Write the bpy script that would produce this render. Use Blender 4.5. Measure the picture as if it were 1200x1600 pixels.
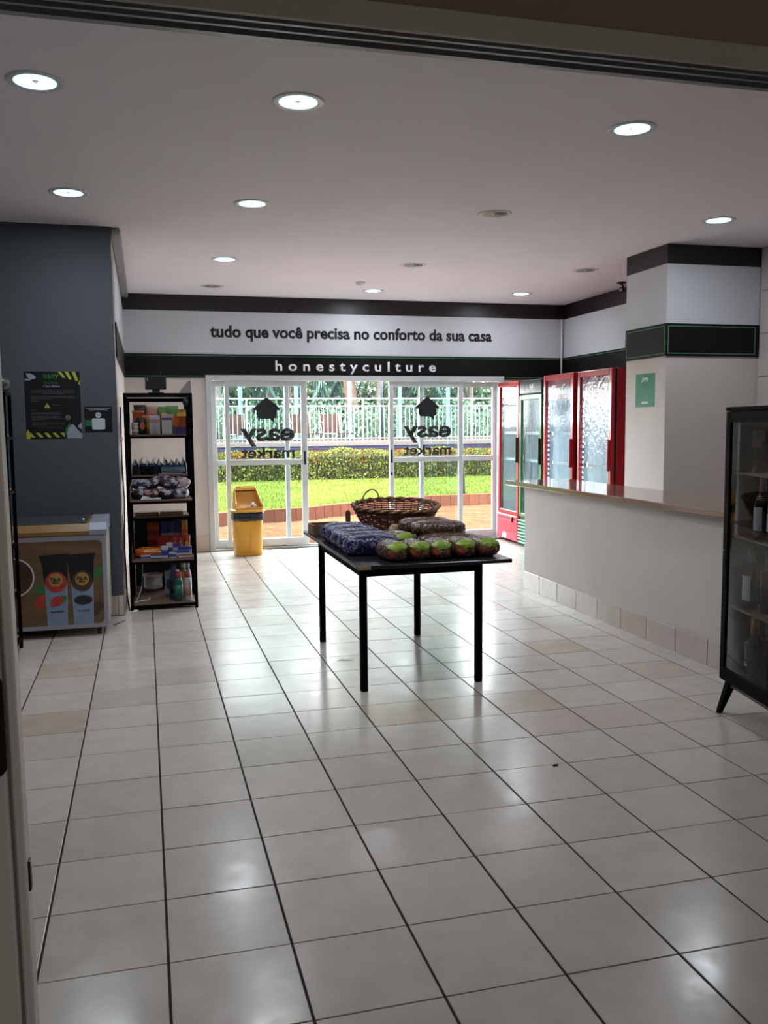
import bpy, bmesh, math, random
from mathutils import Vector, Matrix, Euler, noise
R = math.radians
PI = math.pi
random.seed(7)
scene = bpy.context.scene
for o in list(bpy.data.objects): bpy.data.objects.remove(o)
C = scene.collection

# ---------------------------------------------------------------- camera
FPX = 1395.01
YAW, PITCH, ROLL, EYE = 0.260355, 0.0965858, -0.0091317, 1.45624
fw = Vector((math.sin(YAW)*math.cos(PITCH), math.cos(YAW)*math.cos(PITCH), -math.sin(PITCH)))
r0 = Vector((math.cos(YAW), -math.sin(YAW), 0)); u0 = r0.cross(fw)
rr = math.cos(ROLL)*r0 + math.sin(ROLL)*u0
uu = -math.sin(ROLL)*r0 + math.cos(ROLL)*u0
cam_d = bpy.data.cameras.new('camera'); cam = bpy.data.objects.new('camera', cam_d); C.objects.link(cam)
cam.matrix_world = Matrix(((rr.x, uu.x, -fw.x, 0), (rr.y, uu.y, -fw.y, 0), (rr.z, uu.z, -fw.z, EYE), (0, 0, 0, 1)))
cam_d.sensor_fit = 'VERTICAL'; cam_d.sensor_height = 24; cam_d.lens = FPX/1600*24
# added fill behind the camera (unseen, put in to brighten the door header)
hl = bpy.data.lights.new('added fill', 'AREA'); hl.shape = 'DISK'; hl.size = .3; hl.energy = 12; hl.color = (1, .95, .88)
hlo = bpy.data.objects.new('added_fill', hl); C.objects.link(hlo); hlo.location = (1.2, -1.3, 3.05)
cam_d.clip_start = .02; cam_d.clip_end = 300
scene.camera = cam
def project(p):
    d = Vector(p)-Vector((0, 0, EYE)); z = d.dot(fw)
    if z < .05: return None
    return 600+FPX*d.dot(rr)/z, 800-FPX*d.dot(uu)/z

# ---------------------------------------------------------------- world, sun, exposure
w = bpy.data.worlds.new('sky'); scene.world = w; w.use_nodes = True
nt = w.node_tree; nt.nodes.clear()
bg = nt.nodes.new('ShaderNodeBackground'); out = nt.nodes.new('ShaderNodeOutputWorld')
tc = nt.nodes.new('ShaderNodeTexCoord'); sep = nt.nodes.new('ShaderNodeSeparateXYZ')
rp = nt.nodes.new('ShaderNodeValToRGB')
rp.color_ramp.elements[0].position = 0.0; rp.color_ramp.elements[0].color = (.97, .985, 1, 1)
rp.color_ramp.elements[1].position = 0.9; rp.color_ramp.elements[1].color = (.82, .91, 1, 1)
nt.links.new(tc.outputs['Generated'], sep.inputs[0]); nt.links.new(sep.outputs['Z'], rp.inputs[0])
nt.links.new(rp.outputs[0], bg.inputs['Color']); nt.links.new(bg.outputs[0], out.inputs['Surface'])
bg.inputs['Strength'].default_value = 13
sun_d = bpy.data.lights.new('sun', 'SUN'); sun_d.energy = 20; sun_d.angle = R(1.5); sun_d.color = (1, .92, .80)
sun = bpy.data.objects.new('sun', sun_d); C.objects.link(sun)
sun.rotation_euler = Vector((-.46, -.16, .87)).to_track_quat('Z', 'Y').to_euler()
sun.location = (0, 20, 12)
scene.view_settings.view_transform = 'Standard'; scene.view_settings.look = 'None'
scene.view_settings.exposure = 0.86; scene.view_settings.gamma = 1.0
scene.view_settings.use_curve_mapping = False
LAMP = 5.6     # watts of one downlight

# ---------------------------------------------------------------- materials
def lin(c): return c/12.92 if c <= .04045 else ((c+.055)/1.055)**2.4
def hexc(h):
    h = h.lstrip('#'); return tuple(lin(int(h[i:i+2], 16)/255) for i in (0, 2, 4))+(1,)
MATS = {}
def mat(name, hx, rough=.5, metal=0, var=0, vscale=8, bump=0, bscale=60, spec=.5, rnd=0, island=0, emit=0, coat=0, stretch=None):
    if name in MATS: return MATS[name]
    m = bpy.data.materials.new(name); m.use_nodes = True; MATS[name] = m
    t = m.node_tree; b = t.nodes['Principled BSDF']
    col = hexc(hx)
    b.inputs['Base Color'].default_value = col; b.inputs['Roughness'].default_value = rough
    b.inputs['Metallic'].default_value = metal; b.inputs['Specular IOR Level'].default_value = spec
    b.inputs['Coat Weight'].default_value = coat
    if coat: b.inputs['Coat Roughness'].default_value = .06
    if emit:
        b.inputs['Emission Color'].default_value = col; b.inputs['Emission Strength'].default_value = emit
    last = None
    co = t.nodes.new('ShaderNodeTexCoord').outputs['Object']
    if stretch:
        mp = t.nodes.new('ShaderNodeMapping'); mp.inputs['Scale'].default_value = stretch
        t.links.new(co, mp.inputs[0]); co = mp.outputs[0]
    if var:
        n = t.nodes.new('ShaderNodeTexNoise'); n.inputs['Scale'].default_value = vscale; n.inputs['Detail'].default_value = 5
        t.links.new(co, n.inputs['Vector'])
        mr = t.nodes.new('ShaderNodeMapRange'); mr.inputs[1].default_value = .3; mr.inputs[2].default_value = .7
        mr.inputs[3].default_value = 1-var; mr.inputs[4].default_value = 1+var
        t.links.new(n.outputs['Fac'], mr.inputs[0]); last = mr.outputs[0]
    for k, amt in (('o', rnd), ('i', island)):
        if amt:
            if k == 'o': src = t.nodes.new('ShaderNodeObjectInfo').outputs['Random']
            else: src = t.nodes.new('ShaderNodeNewGeometry').outputs['Random Per Island']
            mr = t.nodes.new('ShaderNodeMapRange'); mr.inputs[3].default_value = 1-amt; mr.inputs[4].default_value = 1+amt
            t.links.new(src, mr.inputs[0])
            if last is None: last = mr.outputs[0]
            else:
                mu = t.nodes.new('ShaderNodeMath'); mu.operation = 'MULTIPLY'
                t.links.new(last, mu.inputs[0]); t.links.new(mr.outputs[0], mu.inputs[1]); last = mu.outputs[0]
    if last is not None:
        vm = t.nodes.new('ShaderNodeVectorMath'); vm.operation = 'SCALE'; vm.inputs[0].default_value = col[:3]
        t.links.new(last, vm.inputs['Scale']); t.links.new(vm.outputs[0], b.inputs['Base Color'])
    if bump:
        n = t.nodes.new('ShaderNodeTexNoise'); n.inputs['Scale'].default_value = bscale; n.inputs['Detail'].default_value = 4
        t.links.new(co, n.inputs['Vector'])
        bp = t.nodes.new('ShaderNodeBump'); bp.inputs['Strength'].default_value = bump; bp.inputs['Distance'].default_value = .01
        t.links.new(n.outputs['Fac'], bp.inputs['Height']); t.links.new(bp.outputs[0], b.inputs['Normal'])
    return m
def glass_mat(name, tint=(.9, .95, .95), bump=0, bscale=30, haze=0, ior=1.5, rough=0.0):
    m = bpy.data.materials.new(name); m.use_nodes = True; t = m.node_tree; t.nodes.clear()
    o = t.nodes.new('ShaderNodeOutputMaterial'); tr = t.nodes.new('ShaderNodeBsdfTransparent'); gl = t.nodes.new('ShaderNodeBsdfGlossy')
    tr.inputs[0].default_value = tint+(1,); gl.inputs['Roughness'].default_value = rough
    fr = t.nodes.new('ShaderNodeFresnel'); fr.inputs['IOR'].default_value = ior
    mx = t.nodes.new('ShaderNodeMixShader')
    gb2 = t.nodes.new('ShaderNodeNewGeometry'); inv = t.nodes.new('ShaderNodeMath'); inv.operation = 'SUBTRACT'; inv.inputs[0].default_value = 1
    t.links.new(gb2.outputs['Backfacing'], inv.inputs[1]); ml = t.nodes.new('ShaderNodeMath'); ml.operation = 'MULTIPLY'
    t.links.new(fr.outputs[0], ml.inputs[0]); t.links.new(inv.outputs[0], ml.inputs[1]); t.links.new(ml.outputs[0], mx.inputs[0])
    base = tr.outputs[0]
    if haze:
        df = t.nodes.new('ShaderNodeBsdfDiffuse'); df.inputs[0].default_value = (.8, .87, .9, 1)
        n = t.nodes.new('ShaderNodeTexNoise'); n.inputs['Scale'].default_value = 16; n.inputs['Detail'].default_value = 8
        co = t.nodes.new('ShaderNodeTexCoord'); mp = t.nodes.new('ShaderNodeMapping'); mp.inputs['Scale'].default_value = (1, 1.6, .5)
        t.links.new(co.outputs['Object'], mp.inputs[0]); t.links.new(mp.outputs[0], n.inputs[0])
        rp = t.nodes.new('ShaderNodeMapRange'); rp.inputs[1].default_value = .42; rp.inputs[2].default_value = .62; rp.inputs[4].default_value = haze
        t.links.new(n.outputs['Fac'], rp.inputs[0])
        m2 = t.nodes.new('ShaderNodeMixShader'); t.links.new(rp.outputs[0], m2.inputs[0])
        t.links.new(tr.outputs[0], m2.inputs[1]); t.links.new(df.outputs[0], m2.inputs[2]); base = m2.outputs[0]
    t.links.new(base, mx.inputs[1]); t.links.new(gl.outputs[0], mx.inputs[2]); t.links.new(mx.outputs[0], o.inputs[0])
    if bump:
        n = t.nodes.new('ShaderNodeTexNoise'); n.inputs['Scale'].default_value = bscale
        bp = t.nodes.new('ShaderNodeBump'); bp.inputs['Strength'].default_value = bump; bp.inputs['Distance'].default_value = .01
        co = t.nodes.new('ShaderNodeTexCoord'); t.links.new(co.outputs['Object'], n.inputs[0])
        t.links.new(n.outputs['Fac'], bp.inputs['Height']); t.links.new(bp.outputs[0], gl.inputs['Normal'])
    MATS[name] = m; return m
def leaf_mat(name, hx, island=.35, hx2=None):
    m = bpy.data.materials.new(name); m.use_nodes = True; t = m.node_tree; t.nodes.clear()
    o = t.nodes.new('ShaderNodeOutputMaterial'); d = t.nodes.new('ShaderNodeBsdfDiffuse'); l = t.nodes.new('ShaderNodeBsdfTranslucent')
    g = t.nodes.new('ShaderNodeNewGeometry'); cr = t.nodes.new('ShaderNodeValToRGB')
    a = hexc(hx); b2 = hexc(hx2 or hx)
    cr.color_ramp.elements[0].color = tuple(c*(1-island) for c in a[:3])+(1,); cr.color_ramp.elements[1].color = tuple(min(1, c*(1+island)) for c in b2[:3])+(1,)
    t.links.new(g.outputs['Random Per Island'], cr.inputs[0])
    t.links.new(cr.outputs[0], d.inputs[0]); t.links.new(cr.outputs[0], l.inputs[0])
    mx = t.nodes.new('ShaderNodeMixShader'); mx.inputs[0].default_value = .35
    t.links.new(d.outputs[0], mx.inputs[1]); t.links.new(l.outputs[0], mx.inputs[2]); t.links.new(mx.outputs[0], o.inputs[0])
    MATS[name] = m; return m

M = dict(
 wall=mat('wall cream paint', 'cdc4bf', .6, var=.03, vscale=3, bump=.03, bscale=90),
 white=mat('white fascia panel', 'c8cad1', .45, var=.02, vscale=2),
 grey=mat('blue grey paint', '484e55', .65, var=.05, vscale=3),
 ceil=mat('ceiling plaster', 'e9e3e9', .75, var=.02, vscale=2),
 band=mat('dark aubergine panel', '1a1215', .4, var=.08, vscale=6),
 black=mat('black sign panel', '08090b', .5, spec=.25),
 greenline=mat('green pinstripe', '4f8f63', .4),
 grout=mat('dark grout', '2c2422', .9, var=.2, vscale=20),
 alu=mat('white aluminium', 'bec2c4', .35, spec=.5),
 alugrey=mat('grey aluminium', '8d9296', .35, metal=.3),
 steel=mat('steel', 'b5b8bb', .3, metal=.9),
 blackmetal=mat('black powder coat', '030304', .65, spec=.07),
 blackplastic=mat('black plastic', '0c0c0e', .4),
 wood=mat('walnut board', '6d5342', .5, var=.18, vscale=5, stretch=(1, 9, 9)),
 woodlight=mat('light wood', 'b08f66', .5, var=.12, vscale=5, stretch=(1, 9, 9)),
 gran=mat('brown granite', '8f7565', .12, var=.35, vscale=260, spec=.6),
 red=mat('red enamel', 'b01c28', .3, coat=.3),
 redplastic=mat('red basket plastic', 'd8344a', .38),
 darkred=mat('dark red grille', '5a0d14', .5),
 green=mat('green enamel', '2f7040', .32, coat=.3),
 greenplastic=mat('green basket plastic', '2f9a62', .35),
 darkgreen=mat('dark green panel', '16241c', .3),
 whiteplastic=mat('white plastic', 'e2e2e4', .35),
 inner=mat('fridge liner', 'dfe6ea', .4),
 yellow=mat('mustard plastic', 'd79a2c', .38, var=.05, vscale=5),
 binbag=mat('black bin liner', '1c1a1c', .25, bump=.8, bscale=28),
 wicker=mat('wicker cane', '6b3a22', .55, var=.25, vscale=30),
 wicker2=mat('pale cane', '8d6a4c', .5, var=.2, vscale=20),
)
M['pane'] = glass_mat('door glass', (.915, .945, .94))
M['clear'] = glass_mat('cabinet glass', (.86, .86, .86), ior=1.3)
M['fridgeglass'] = glass_mat('fridge glass', (.80, .86, .88), bump=.14, bscale=26, haze=.08, ior=1.27)
M['frostglass'] = glass_mat('frosted fridge glass', (.80, .86, .88), bump=.35, bscale=22, haze=.18, ior=1.32)
M['filmred'] = glass_mat('red door glass', (.80, .86, .86), bump=.03, bscale=12, haze=.03, ior=1.32)

# ceramic tile: satin glaze, a tint of its own on every piece, soft waviness
def tile_material(name, island=False, hx='cbc3ba'):
    m = bpy.data.materials.new(name); m.use_nodes = True; t = m.node_tree; b = t.nodes['Principled BSDF']
    src = (t.nodes.new('ShaderNodeNewGeometry').outputs['Random Per Island'] if island else t.nodes.new('ShaderNodeObjectInfo').outputs['Random'])
    cr = t.nodes.new('ShaderNodeValToRGB')
    e = cr.color_ramp.elements; base = hexc(hx)
    e[0].position = 0; e[0].color = tuple(c*.93 for c in base[:3])+(1,)
    e[1].position = .86; e[1].color = tuple(c*1.04 for c in base[:3])+(1,)
    k = e.new(.93); k.color = hexc('c4b7ac')
    k = e.new(.985); k.color = hexc('bfb09f')
    t.links.new(src, cr.inputs[0])
    co = t.nodes.new('ShaderNodeTexCoord'); geo = t.nodes.new('ShaderNodeNewGeometry')
    n = t.nodes.new('ShaderNodeTexNoise'); n.inputs['Scale'].default_value = 9; n.inputs['Detail'].default_value = 7; n.inputs['Roughness'].default_value = .65
    t.links.new(geo.outputs['Position'], n.inputs[0])
    mr = t.nodes.new('ShaderNodeMapRange'); mr.inputs[1].default_value = .3; mr.inputs[2].default_value = .7; mr.inputs[3].default_value = .93; mr.inputs[4].default_value = 1.05
    t.links.new(n.outputs['Fac'], mr.inputs[0])
    vm = t.nodes.new('ShaderNodeVectorMath'); vm.operation = 'SCALE'
    t.links.new(cr.outputs[0], vm.inputs[0]); t.links.new(mr.outputs[0], vm.inputs['Scale']); t.links.new(vm.outputs[0], b.inputs['Base Color'])
    b.inputs['Roughness'].default_value = .2; b.inputs['Specular IOR Level'].default_value = .45
    r2 = t.nodes.new('ShaderNodeMapRange'); r2.inputs[1].default_value = .3; r2.inputs[2].default_value = .7; r2.inputs[3].default_value = .16; r2.inputs[4].default_value = .27
    t.links.new(n.outputs['Fac'], r2.inputs[0]); t.links.new(r2.outputs[0], b.inputs['Roughness'])
    n2 = t.nodes.new('ShaderNodeTexNoise'); n2.inputs['Scale'].default_value = 5; n2.inputs['Detail'].default_value = 2
    t.links.new(geo.outputs['Position'], n2.inputs[0])
    bp = t.nodes.new('ShaderNodeBump'); bp.inputs['Strength'].default_value = .12; bp.inputs['Distance'].default_value = .01
    t.links.new(n2.outputs['Fac'], bp.inputs['Height']); t.links.new(bp.outputs[0], b.inputs['Normal'])
    return m
M['tile'] = tile_material('floor tile glaze'); M['tilestuff'] = tile_material('floor tile glaze far', True)
M['skirt'] = tile_material('skirting tile glaze', False, 'c9bcb4')

# ---------------------------------------------------------------- mesh builder
class MB:
    def __init__(s): s.v = []; s.f = []; s.m = []; s.sm = []; s.k = 0
    def add(s, v, f, mi=None, smooth=False):
        n = len(s.v); s.v += [tuple(p) for p in v]; s.f += [tuple(i+n for i in q) for q in f]
        s.m += [s.k if mi is None else mi]*len(f); s.sm += [smooth]*len(f); return s
    def box(s, lo, hi, mi=None, rot=None, piv=None):
        x0, y0, z0 = lo; x1, y1, z1 = hi
        v = [Vector(p) for p in ((x0, y0, z0), (x1, y0, z0), (x1, y1, z0), (x0, y1, z0), (x0, y0, z1), (x1, y0, z1), (x1, y1, z1), (x0, y1, z1))]
        if rot is not None:
            c = Vector(piv) if piv is not None else (Vector(lo)+Vector(hi))/2
            q = Euler(rot).to_matrix(); v = [q @ (p-c)+c for p in v]
        return s.add(v, [(0, 3, 2, 1), (4, 5, 6, 7), (0, 1, 5, 4), (1, 2, 6, 5), (2, 3, 7, 6), (3, 0, 4, 7)], mi)
    def cbox(s, lo, hi, c=.004, mi=None, smooth=False, mtx=None):     # box with chamfered edges
        x0, y0, z0 = lo; x1, y1, z1 = hi
        c = min(c, (x1-x0)*.45, (y1-y0)*.45, (z1-z0)*.45)
        ring = lambda a, b, z: [(x0+a, y0+b, z), (x1-a, y0+b, z), (x1-b, y0+a, z), (x1-b, y1-a, z), (x1-a, y1-b, z), (x0+a, y1-b, z), (x0+b, y1-a, z), (x0+b, y0+a, z)]
        v = ring(c, c, z0)+ring(c, 0, z0+c)+ring(c, 0, z1-c)+ring(c, c, z1)
        f = []
        for k in range(3):
            for i in range(8):
                j = (i+1) % 8; f.append((k*8+i, k*8+j, k*8+8+j, k*8+8+i))
        f += [tuple(reversed(range(8))), tuple(range(24, 32))]
        if mtx is not None: v = [mtx @ Vector(p) for p in v]
        return s.add(v, f, mi, smooth)
    def prism(s, pts, z0, z1, axis='z', mi=None, smooth=False):        # polygon extruded along an axis
        n = len(pts)
        if axis == 'z': L = lambda p, h: (p[0], p[1], h)
        elif axis == 'y': L = lambda p, h: (p[0], h, p[1])
        else: L = lambda p, h: (h, p[0], p[1])
        v = [L(p, z0) for p in pts]+[L(p, z1) for p in pts]
        f = [tuple(range(n)), tuple(reversed(range(n, 2*n)))]+[(i, n+i, n+(i+1) % n, (i+1) % n) for i in range(n)]
        return s.add(v, f, mi, smooth)
    def lathe(s, prof, n=20, c=(0, 0), mi=None, smooth=True, sx=1, sy=1, power=2, z0=0):
        v = []; f = []
        for r, z in prof:
            for i in range(n):
                a = 2*PI*i/n; ca, sa = math.cos(a), math.sin(a)
                k = (abs(ca)**power+abs(sa)**power)**(-1/power)
                v.append((c[0]+r*sx*ca*k, c[1]+r*sy*sa*k, z+z0))
        for j in range(len(prof)-1):
            for i in range(n):
                a = j*n+i; b = j*n+(i+1) % n; f.append((a, b, b+n, a+n))
        if prof[0][0] > 1e-4: f.append(tuple(reversed(range(n))))
        if prof[-1][0] > 1e-4: f.append(tuple(range((len(prof)-1)*n, len(prof)*n)))
        return s.add(v, f, mi, smooth)
    def tube(s, pts, r, n=6, mi=None, smooth=True, closed=False, caps=True):
        P = [Vector(p) for p in pts]; N = len(P); v = []; f = []
        rad = r if isinstance(r, (list, tuple)) else [r]*N
        up = Vector((0, 0, 1))
        for i, p in enumerate(P):
            a = P[(i-1) % N] if (closed or i > 0) else p; b = P[(i+1) % N] if (closed or i < N-1) else p
            t = (b-a).normalized()
            if abs(t.dot(up)) > .97: up2 = Vector((1, 0, 0))
            else: up2 = up
            x = t.cross(up2).normalized(); y = x.cross(t)
            for k in range(n):
                an = 2*PI*k/n; v.append(p+(x*math.cos(an)+y*math.sin(an))*rad[i])
        for i in range(N if closed else N-1):
            j = (i+1) % N
            for k in range(n):
                l = (k+1) % n; f.append((i*n+k, i*n+l, j*n+l, j*n+k))
        if caps and not closed: f += [tuple(reversed(range(n))), tuple(range((N-1)*n, N*n))]
        return s.add(v, f, mi, smooth)
    def cyl(s, a, b, r, n=12, mi=None, r2=None): return s.tube([a, b], [r, r if r2 is None else r2], n, mi)
    def build(s, name, mats, parent=None, loc=None, rotz=None, rot=None, smooth_angle=None):
        me = bpy.data.meshes.new(name); me.from_pydata(s.v, [], s.f)
        if not isinstance(mats, (list, tuple)): mats = [mats]
        for m in mats: me.materials.append(M[m] if isinstance(m, str) else m)
        me.polygons.foreach_set('material_index', s.m); me.polygons.foreach_set('use_smooth', s.sm); me.update()
        bm = bmesh.new(); bm.from_mesh(me); bmesh.ops.recalc_face_normals(bm, faces=bm.faces); bm.to_mesh(me); bm.free()
        o = bpy.data.objects.new(name, me); C.objects.link(o)
        if parent: o.parent = parent
        if loc: o.location = loc
        if rotz is not None: o.rotation_euler = (0, 0, rotz)
        if rot is not None: o.rotation_euler = rot
        return o
def tag(o, label=None, cat=None, group=None, kind=None):
    if label: o['label'] = label
    if cat: o['category'] = cat
    if group: o['group'] = group
    if kind: o['kind'] = kind
    return o
def empty(name, loc=(0, 0, 0), rz=0, label=None, cat=None, group=None, kind=None, rot=None):
    o = bpy.data.objects.new(name, None); C.objects.link(o); o.location = loc; o.rotation_euler = rot or (0, 0, rz)
    o.empty_display_size = .1
    return tag(o, label, cat, group, kind)
def inst(me, name, parent=None, loc=(0, 0, 0), rot=(0, 0, 0), scale=None):
    o = bpy.data.objects.new(name, me); C.objects.link(o); o.parent = parent; o.location = loc; o.rotation_euler = rot
    if scale: o.scale = scale
    return o
def kids(o): return [c for c in bpy.data.objects if c.parent == o]
def copy_tree(o, loc=None, rz=None, label=None, parent=None, mats=None):
    c = o.copy(); C.objects.link(c); c.parent = parent
    if loc is not None: c.location = loc
    if rz is not None: c.rotation_euler.z = rz
    if label: c['label'] = label
    for ch in kids(o): copy_tree(ch, parent=c)
    return c
def text(s, name, m, parent, w=None, h=None, size=.1, loc=(0, 0, 0), rot=(R(90), 0, 0), off=0, mirror=False, space=1.0, depth=.0015, shear=0, align='c', word=1.0):
    cu = bpy.data.curves.new(name, 'FONT'); cu.body = s; cu.size = 1; cu.offset = off; cu.extrude = 0; cu.space_character = space; cu.space_word = word
    cu.shear = shear; cu.resolution_u = 3
    t = bpy.data.objects.new('tmp', cu); C.objects.link(t); bpy.context.view_layer.update()
    dg = bpy.context.evaluated_depsgraph_get(); me = bpy.data.meshes.new_from_object(t.evaluated_get(dg))
    bpy.data.objects.remove(t); bpy.data.curves.remove(cu)
    xs = [v.co.x for v in me.vertices]; ys = [v.co.y for v in me.vertices]
    x0, x1, y0, y1 = min(xs), max(xs), min(ys), max(ys)
    kx = w/(x1-x0) if w else size; ky = h/(y1-y0) if h else (kx if w else size)
    if not w and h: kx = ky
    cx = (x0+x1)/2 if align == 'c' else x0
    for v in me.vertices:
        v.co = Vector(((v.co.x-cx)*kx*(-1 if mirror else 1), (v.co.y-(y0+y1)/2)*ky, 0))
    bm = bmesh.new(); bm.from_mesh(me)
    if depth:
        r = bmesh.ops.extrude_face_region(bm, geom=bm.faces[:])
        bmesh.ops.translate(bm, vec=(0, 0, depth), verts=[g for g in r['geom'] if isinstance(g, bmesh.types.BMVert)])
    bmesh.ops.recalc_face_normals(bm, faces=bm.faces); bm.to_mesh(me); bm.free()
    me.materials.clear(); me.materials.append(M[m] if isinstance(m, str) else m)
    o = bpy.data.objects.new(name, me); C.objects.link(o); o.parent = parent; o.location = loc; o.rotation_euler = rot
    return o
def rrect(w, h, r, n=5, cx=0, cy=0):
    pts = []
    for qx, qy, a0 in ((1, 1, 0), (-1, 1, 90), (-1, -1, 180), (1, -1, 270)):
        for k in range(n+1):
            a = R(a0+90*k/n); pts.append((cx+qx*(w/2-r)+r*math.cos(a), cy+qy*(h/2-r)+r*math.sin(a)))
    return pts
def ell(rx, ry, n=20, cx=0, cy=0): return [(cx+rx*math.cos(2*PI*k/n), cy+ry*math.sin(2*PI*k/n)) for k in range(n)]
TXT = mat('charcoal lettering', '15161c', .5); WTXT = mat('white lettering', 'e6e6ea', .5)

# ================================================================ STRUCTURE
YB = 10.6; H = 2.96; XL = -.2; XR = 5.225; YF = 7.17; XW = -1.95; Y0 = 1.6; T = .34
# floor: grout bed and individual tiles
fl = tag(MB().box((-3.2, -2.6, -.12), (XR+.2, YB+.12, -.003)).build('floor', 'grout'), 'floor of pale beige ceramic tiles with dark joints', None, None, 'structure')
cells = []
X00 = -.95601*T; Y00 = 7.0162*T
def areas(Y): return [(-3.1, XR)] if Y < Y0 else ([(XW, XR)] if Y < YF else [(XL, XR)])
for j in range(-15, 26):
    for i in range(-9, 18):
        x0, x1 = X00+i*T, X00+(i+1)*T; y0, y1 = Y00+j*T, Y00+(j+1)*T
        jx = .0038; jy = .0024
        ymid = (y0+y1)/2
        if ymid > YB+.05 or ymid < -2.5: continue
        y1c = min(y1, YB)
        lo, hi = areas(ymid)[0]
        a, b = max(x0+jx, lo), min(x1-jx, hi)
        c, d = y0+jy, min(y1-jy, YB+.02)
        segs = [(a, b)]
        if c < 7.10 and d > Y0-.5:                       # cut along the counter
            segs = [(a, min(b, 3.235)), (max(a, 3.37), b)]
        for a2, b2 in segs:
            if b2-a2 < .03 or d-c < .03: continue
            ps = [project(p) for p in ((a2, c, 0), (b2, c, 0), (b2, d, 0), (a2, d, 0))]
            ar = 0
            if all(ps) and c > Y0+.15:
                xs = [min(1200, max(0, p[0])) for p in ps]; ys = [min(1600, max(0, p[1])) for p in ps]
                for q in range(4): ar += xs[q]*ys[(q+1) % 4]-xs[(q+1) % 4]*ys[q]
                ar = abs(ar)/2
                hid = (a2 > 3.3 and d < 10.2) or (ps[0][0] < 30)
                if hid: ar = 0
            cells.append((ar, a2, b2, c, d))
cells.sort(key=lambda q: -q[0])
cache = {}
def tile_mesh(wx, wy):
    k = (round(wx, 3), round(wy, 3))
    if k not in cache:
        mb = MB(); c = .0007; x, y = wx/2, wy/2
        v = [(-x, -y, -.008), (x, -y, -.008), (x, y, -.008), (-x, y, -.008), (-x, -y, -c), (x, -y, -c), (x, y, -c), (-x, y, -c), (-x+c, -y+c, 0), (x-c, -y+c, 0), (x-c, y-c, 0), (-x+c, y-c, 0)]
        f = [(0, 1, 5, 4), (1, 2, 6, 5), (2, 3, 7, 6), (3, 0, 4, 7), (4, 5, 9, 8), (5, 6, 10, 9), (6, 7, 11, 10), (7, 4, 8, 11), (8, 9, 10, 11)]
        mb.add(v, f); o = mb.build('tile', 'tile'); cache[k] = o.data; bpy.data.objects.remove(o)
    return cache[k]
n_ind = 0
stuff = MB()
rt = random.Random(3)
for ar, a, b, c, d in cells:
    if ar > 0 and n_ind < 298:
        n_ind += 1
        inst(tile_mesh(b-a, d-c), 'tile', fl, ((a+b)/2, (c+d)/2, rt.uniform(-.0004, .0004)), (rt.uniform(-.0016, .0016), rt.uniform(-.0016, .0016), 0))
    else:
        e = .0012
        stuff.add([(a, c, -.008), (b, c, -.008), (b, d, -.008), (a, d, -.008), (a, c, -e), (b, c, -e), (b, d, -e), (a, d, -e), (a+e, c+e, 0), (b-e, c+e, 0), (b-e, d-e, 0), (a+e, d-e, 0)],
                  [(0, 1, 5, 4), (1, 2, 6, 5), (2, 3, 7, 6), (3, 0, 4, 7), (4, 5, 9, 8), (5, 6, 10, 9), (6, 7, 11, 10), (7, 4, 8, 11), (8, 9, 10, 11)])
tag(stuff.build('tiles', 'tilestuff', fl), kind='stuff')

ceil = tag(MB().box((-2.3, Y0, H), (XR+.2, YB+.35, H+.15)).build('ceiling', 'ceil'), 'flat off-white ceiling of the shop', None, None, 'structure')
# back wall with the wide door opening
DX0, DX1, DZ = .70, 4.40, 2.055
wb = MB().box((XL-.2, YB, -.05), (DX0, YB+.15, H)).box((DX1, YB, -.05), (XR+.2, YB+.15, H)).box((DX0, YB, DZ), (DX1, YB+.15, H)).build('wall_back', 'wall')
tag(wb, 'cream back wall around the glass sliding door', None, None, 'structure')
MB().box((XL, YB-.012, 2.78), (XR, YB, H)).build('fascia_band', 'band', wb)
MB().box((XL, YB-.010, 2.295), (XR, YB, 2.78)).build('fascia_panel', 'white', wb)
bb = MB().box((XL, YB-.016, 2.022), (XR, YB, 2.295)).build('sign_board', 'black', wb)
MB().box((XL, YB-.018, 2.272), (XR, YB-.014, 2.277)).box((XL, YB-.018, 2.040), (XR-.02, YB-.014, 2.045)).build('pinstripe', 'greenline', bb)
text('tudo que você precisa no conforto da sua casa', 'slogan_lettering', TXT, wb, w=3.47, h=.185, loc=(2.502, YB-.0105, 2.535), off=.034, word=.95)
text('honestyculture', 'sign_lettering', WTXT, bb, w=1.985, h=.155, loc=(2.505, YB-.0165, 2.148), off=.018, space=1.62)
MB().cyl((XR-.045, YB-.035, 2.03), (XR-.045, YB-.035, 2.78), .014, 8).build('conduit', 'whiteplastic', wb)
wl = MB().box((XL-.2, YF+.02, -.05), (XL, YB+.1, H)).build('wall_left', 'wall'); tag(wl, 'cream side wall running from the grey wall to the back', None, None, 'structure')
MB().box((XL, YF+.25, 2.295), (XL+.008, YB-.012, 2.80)).build('fascia_panel', 'white', wl)
b2 = MB().box((XL, YF+.35, 2.022), (XL+.012, YB-.016, 2.295)).build('sign_board', 'black', wl)
MB().box((XL+.012, YF+.35, 2.272), (XL+.014, YB-.02, 2.277)).build('pinstripe', 'greenline', b2)
tr = MB().cbox((XL, YF+.03, H-.05), (XL+.075, YB-.014, H-.002), .01).build('trim_1', 'alugrey'); tag(tr, 'narrow plaster trim along the ceiling above the side wall', None, None, 'structure')
wg = MB().box((XW-.2, YF, -.05), (XL, YF+.15, H)).build('wall_front', 'grey'); tag(wg, 'blue grey wall behind the chest freezer', None, None, 'structure')
wfl = MB().box((XW-.2, Y0, -.05), (XW, YF, H)).build('wall_side', 'grey'); tag(wfl, 'grey side wall beyond the dark rack', None, None, 'structure')
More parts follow.
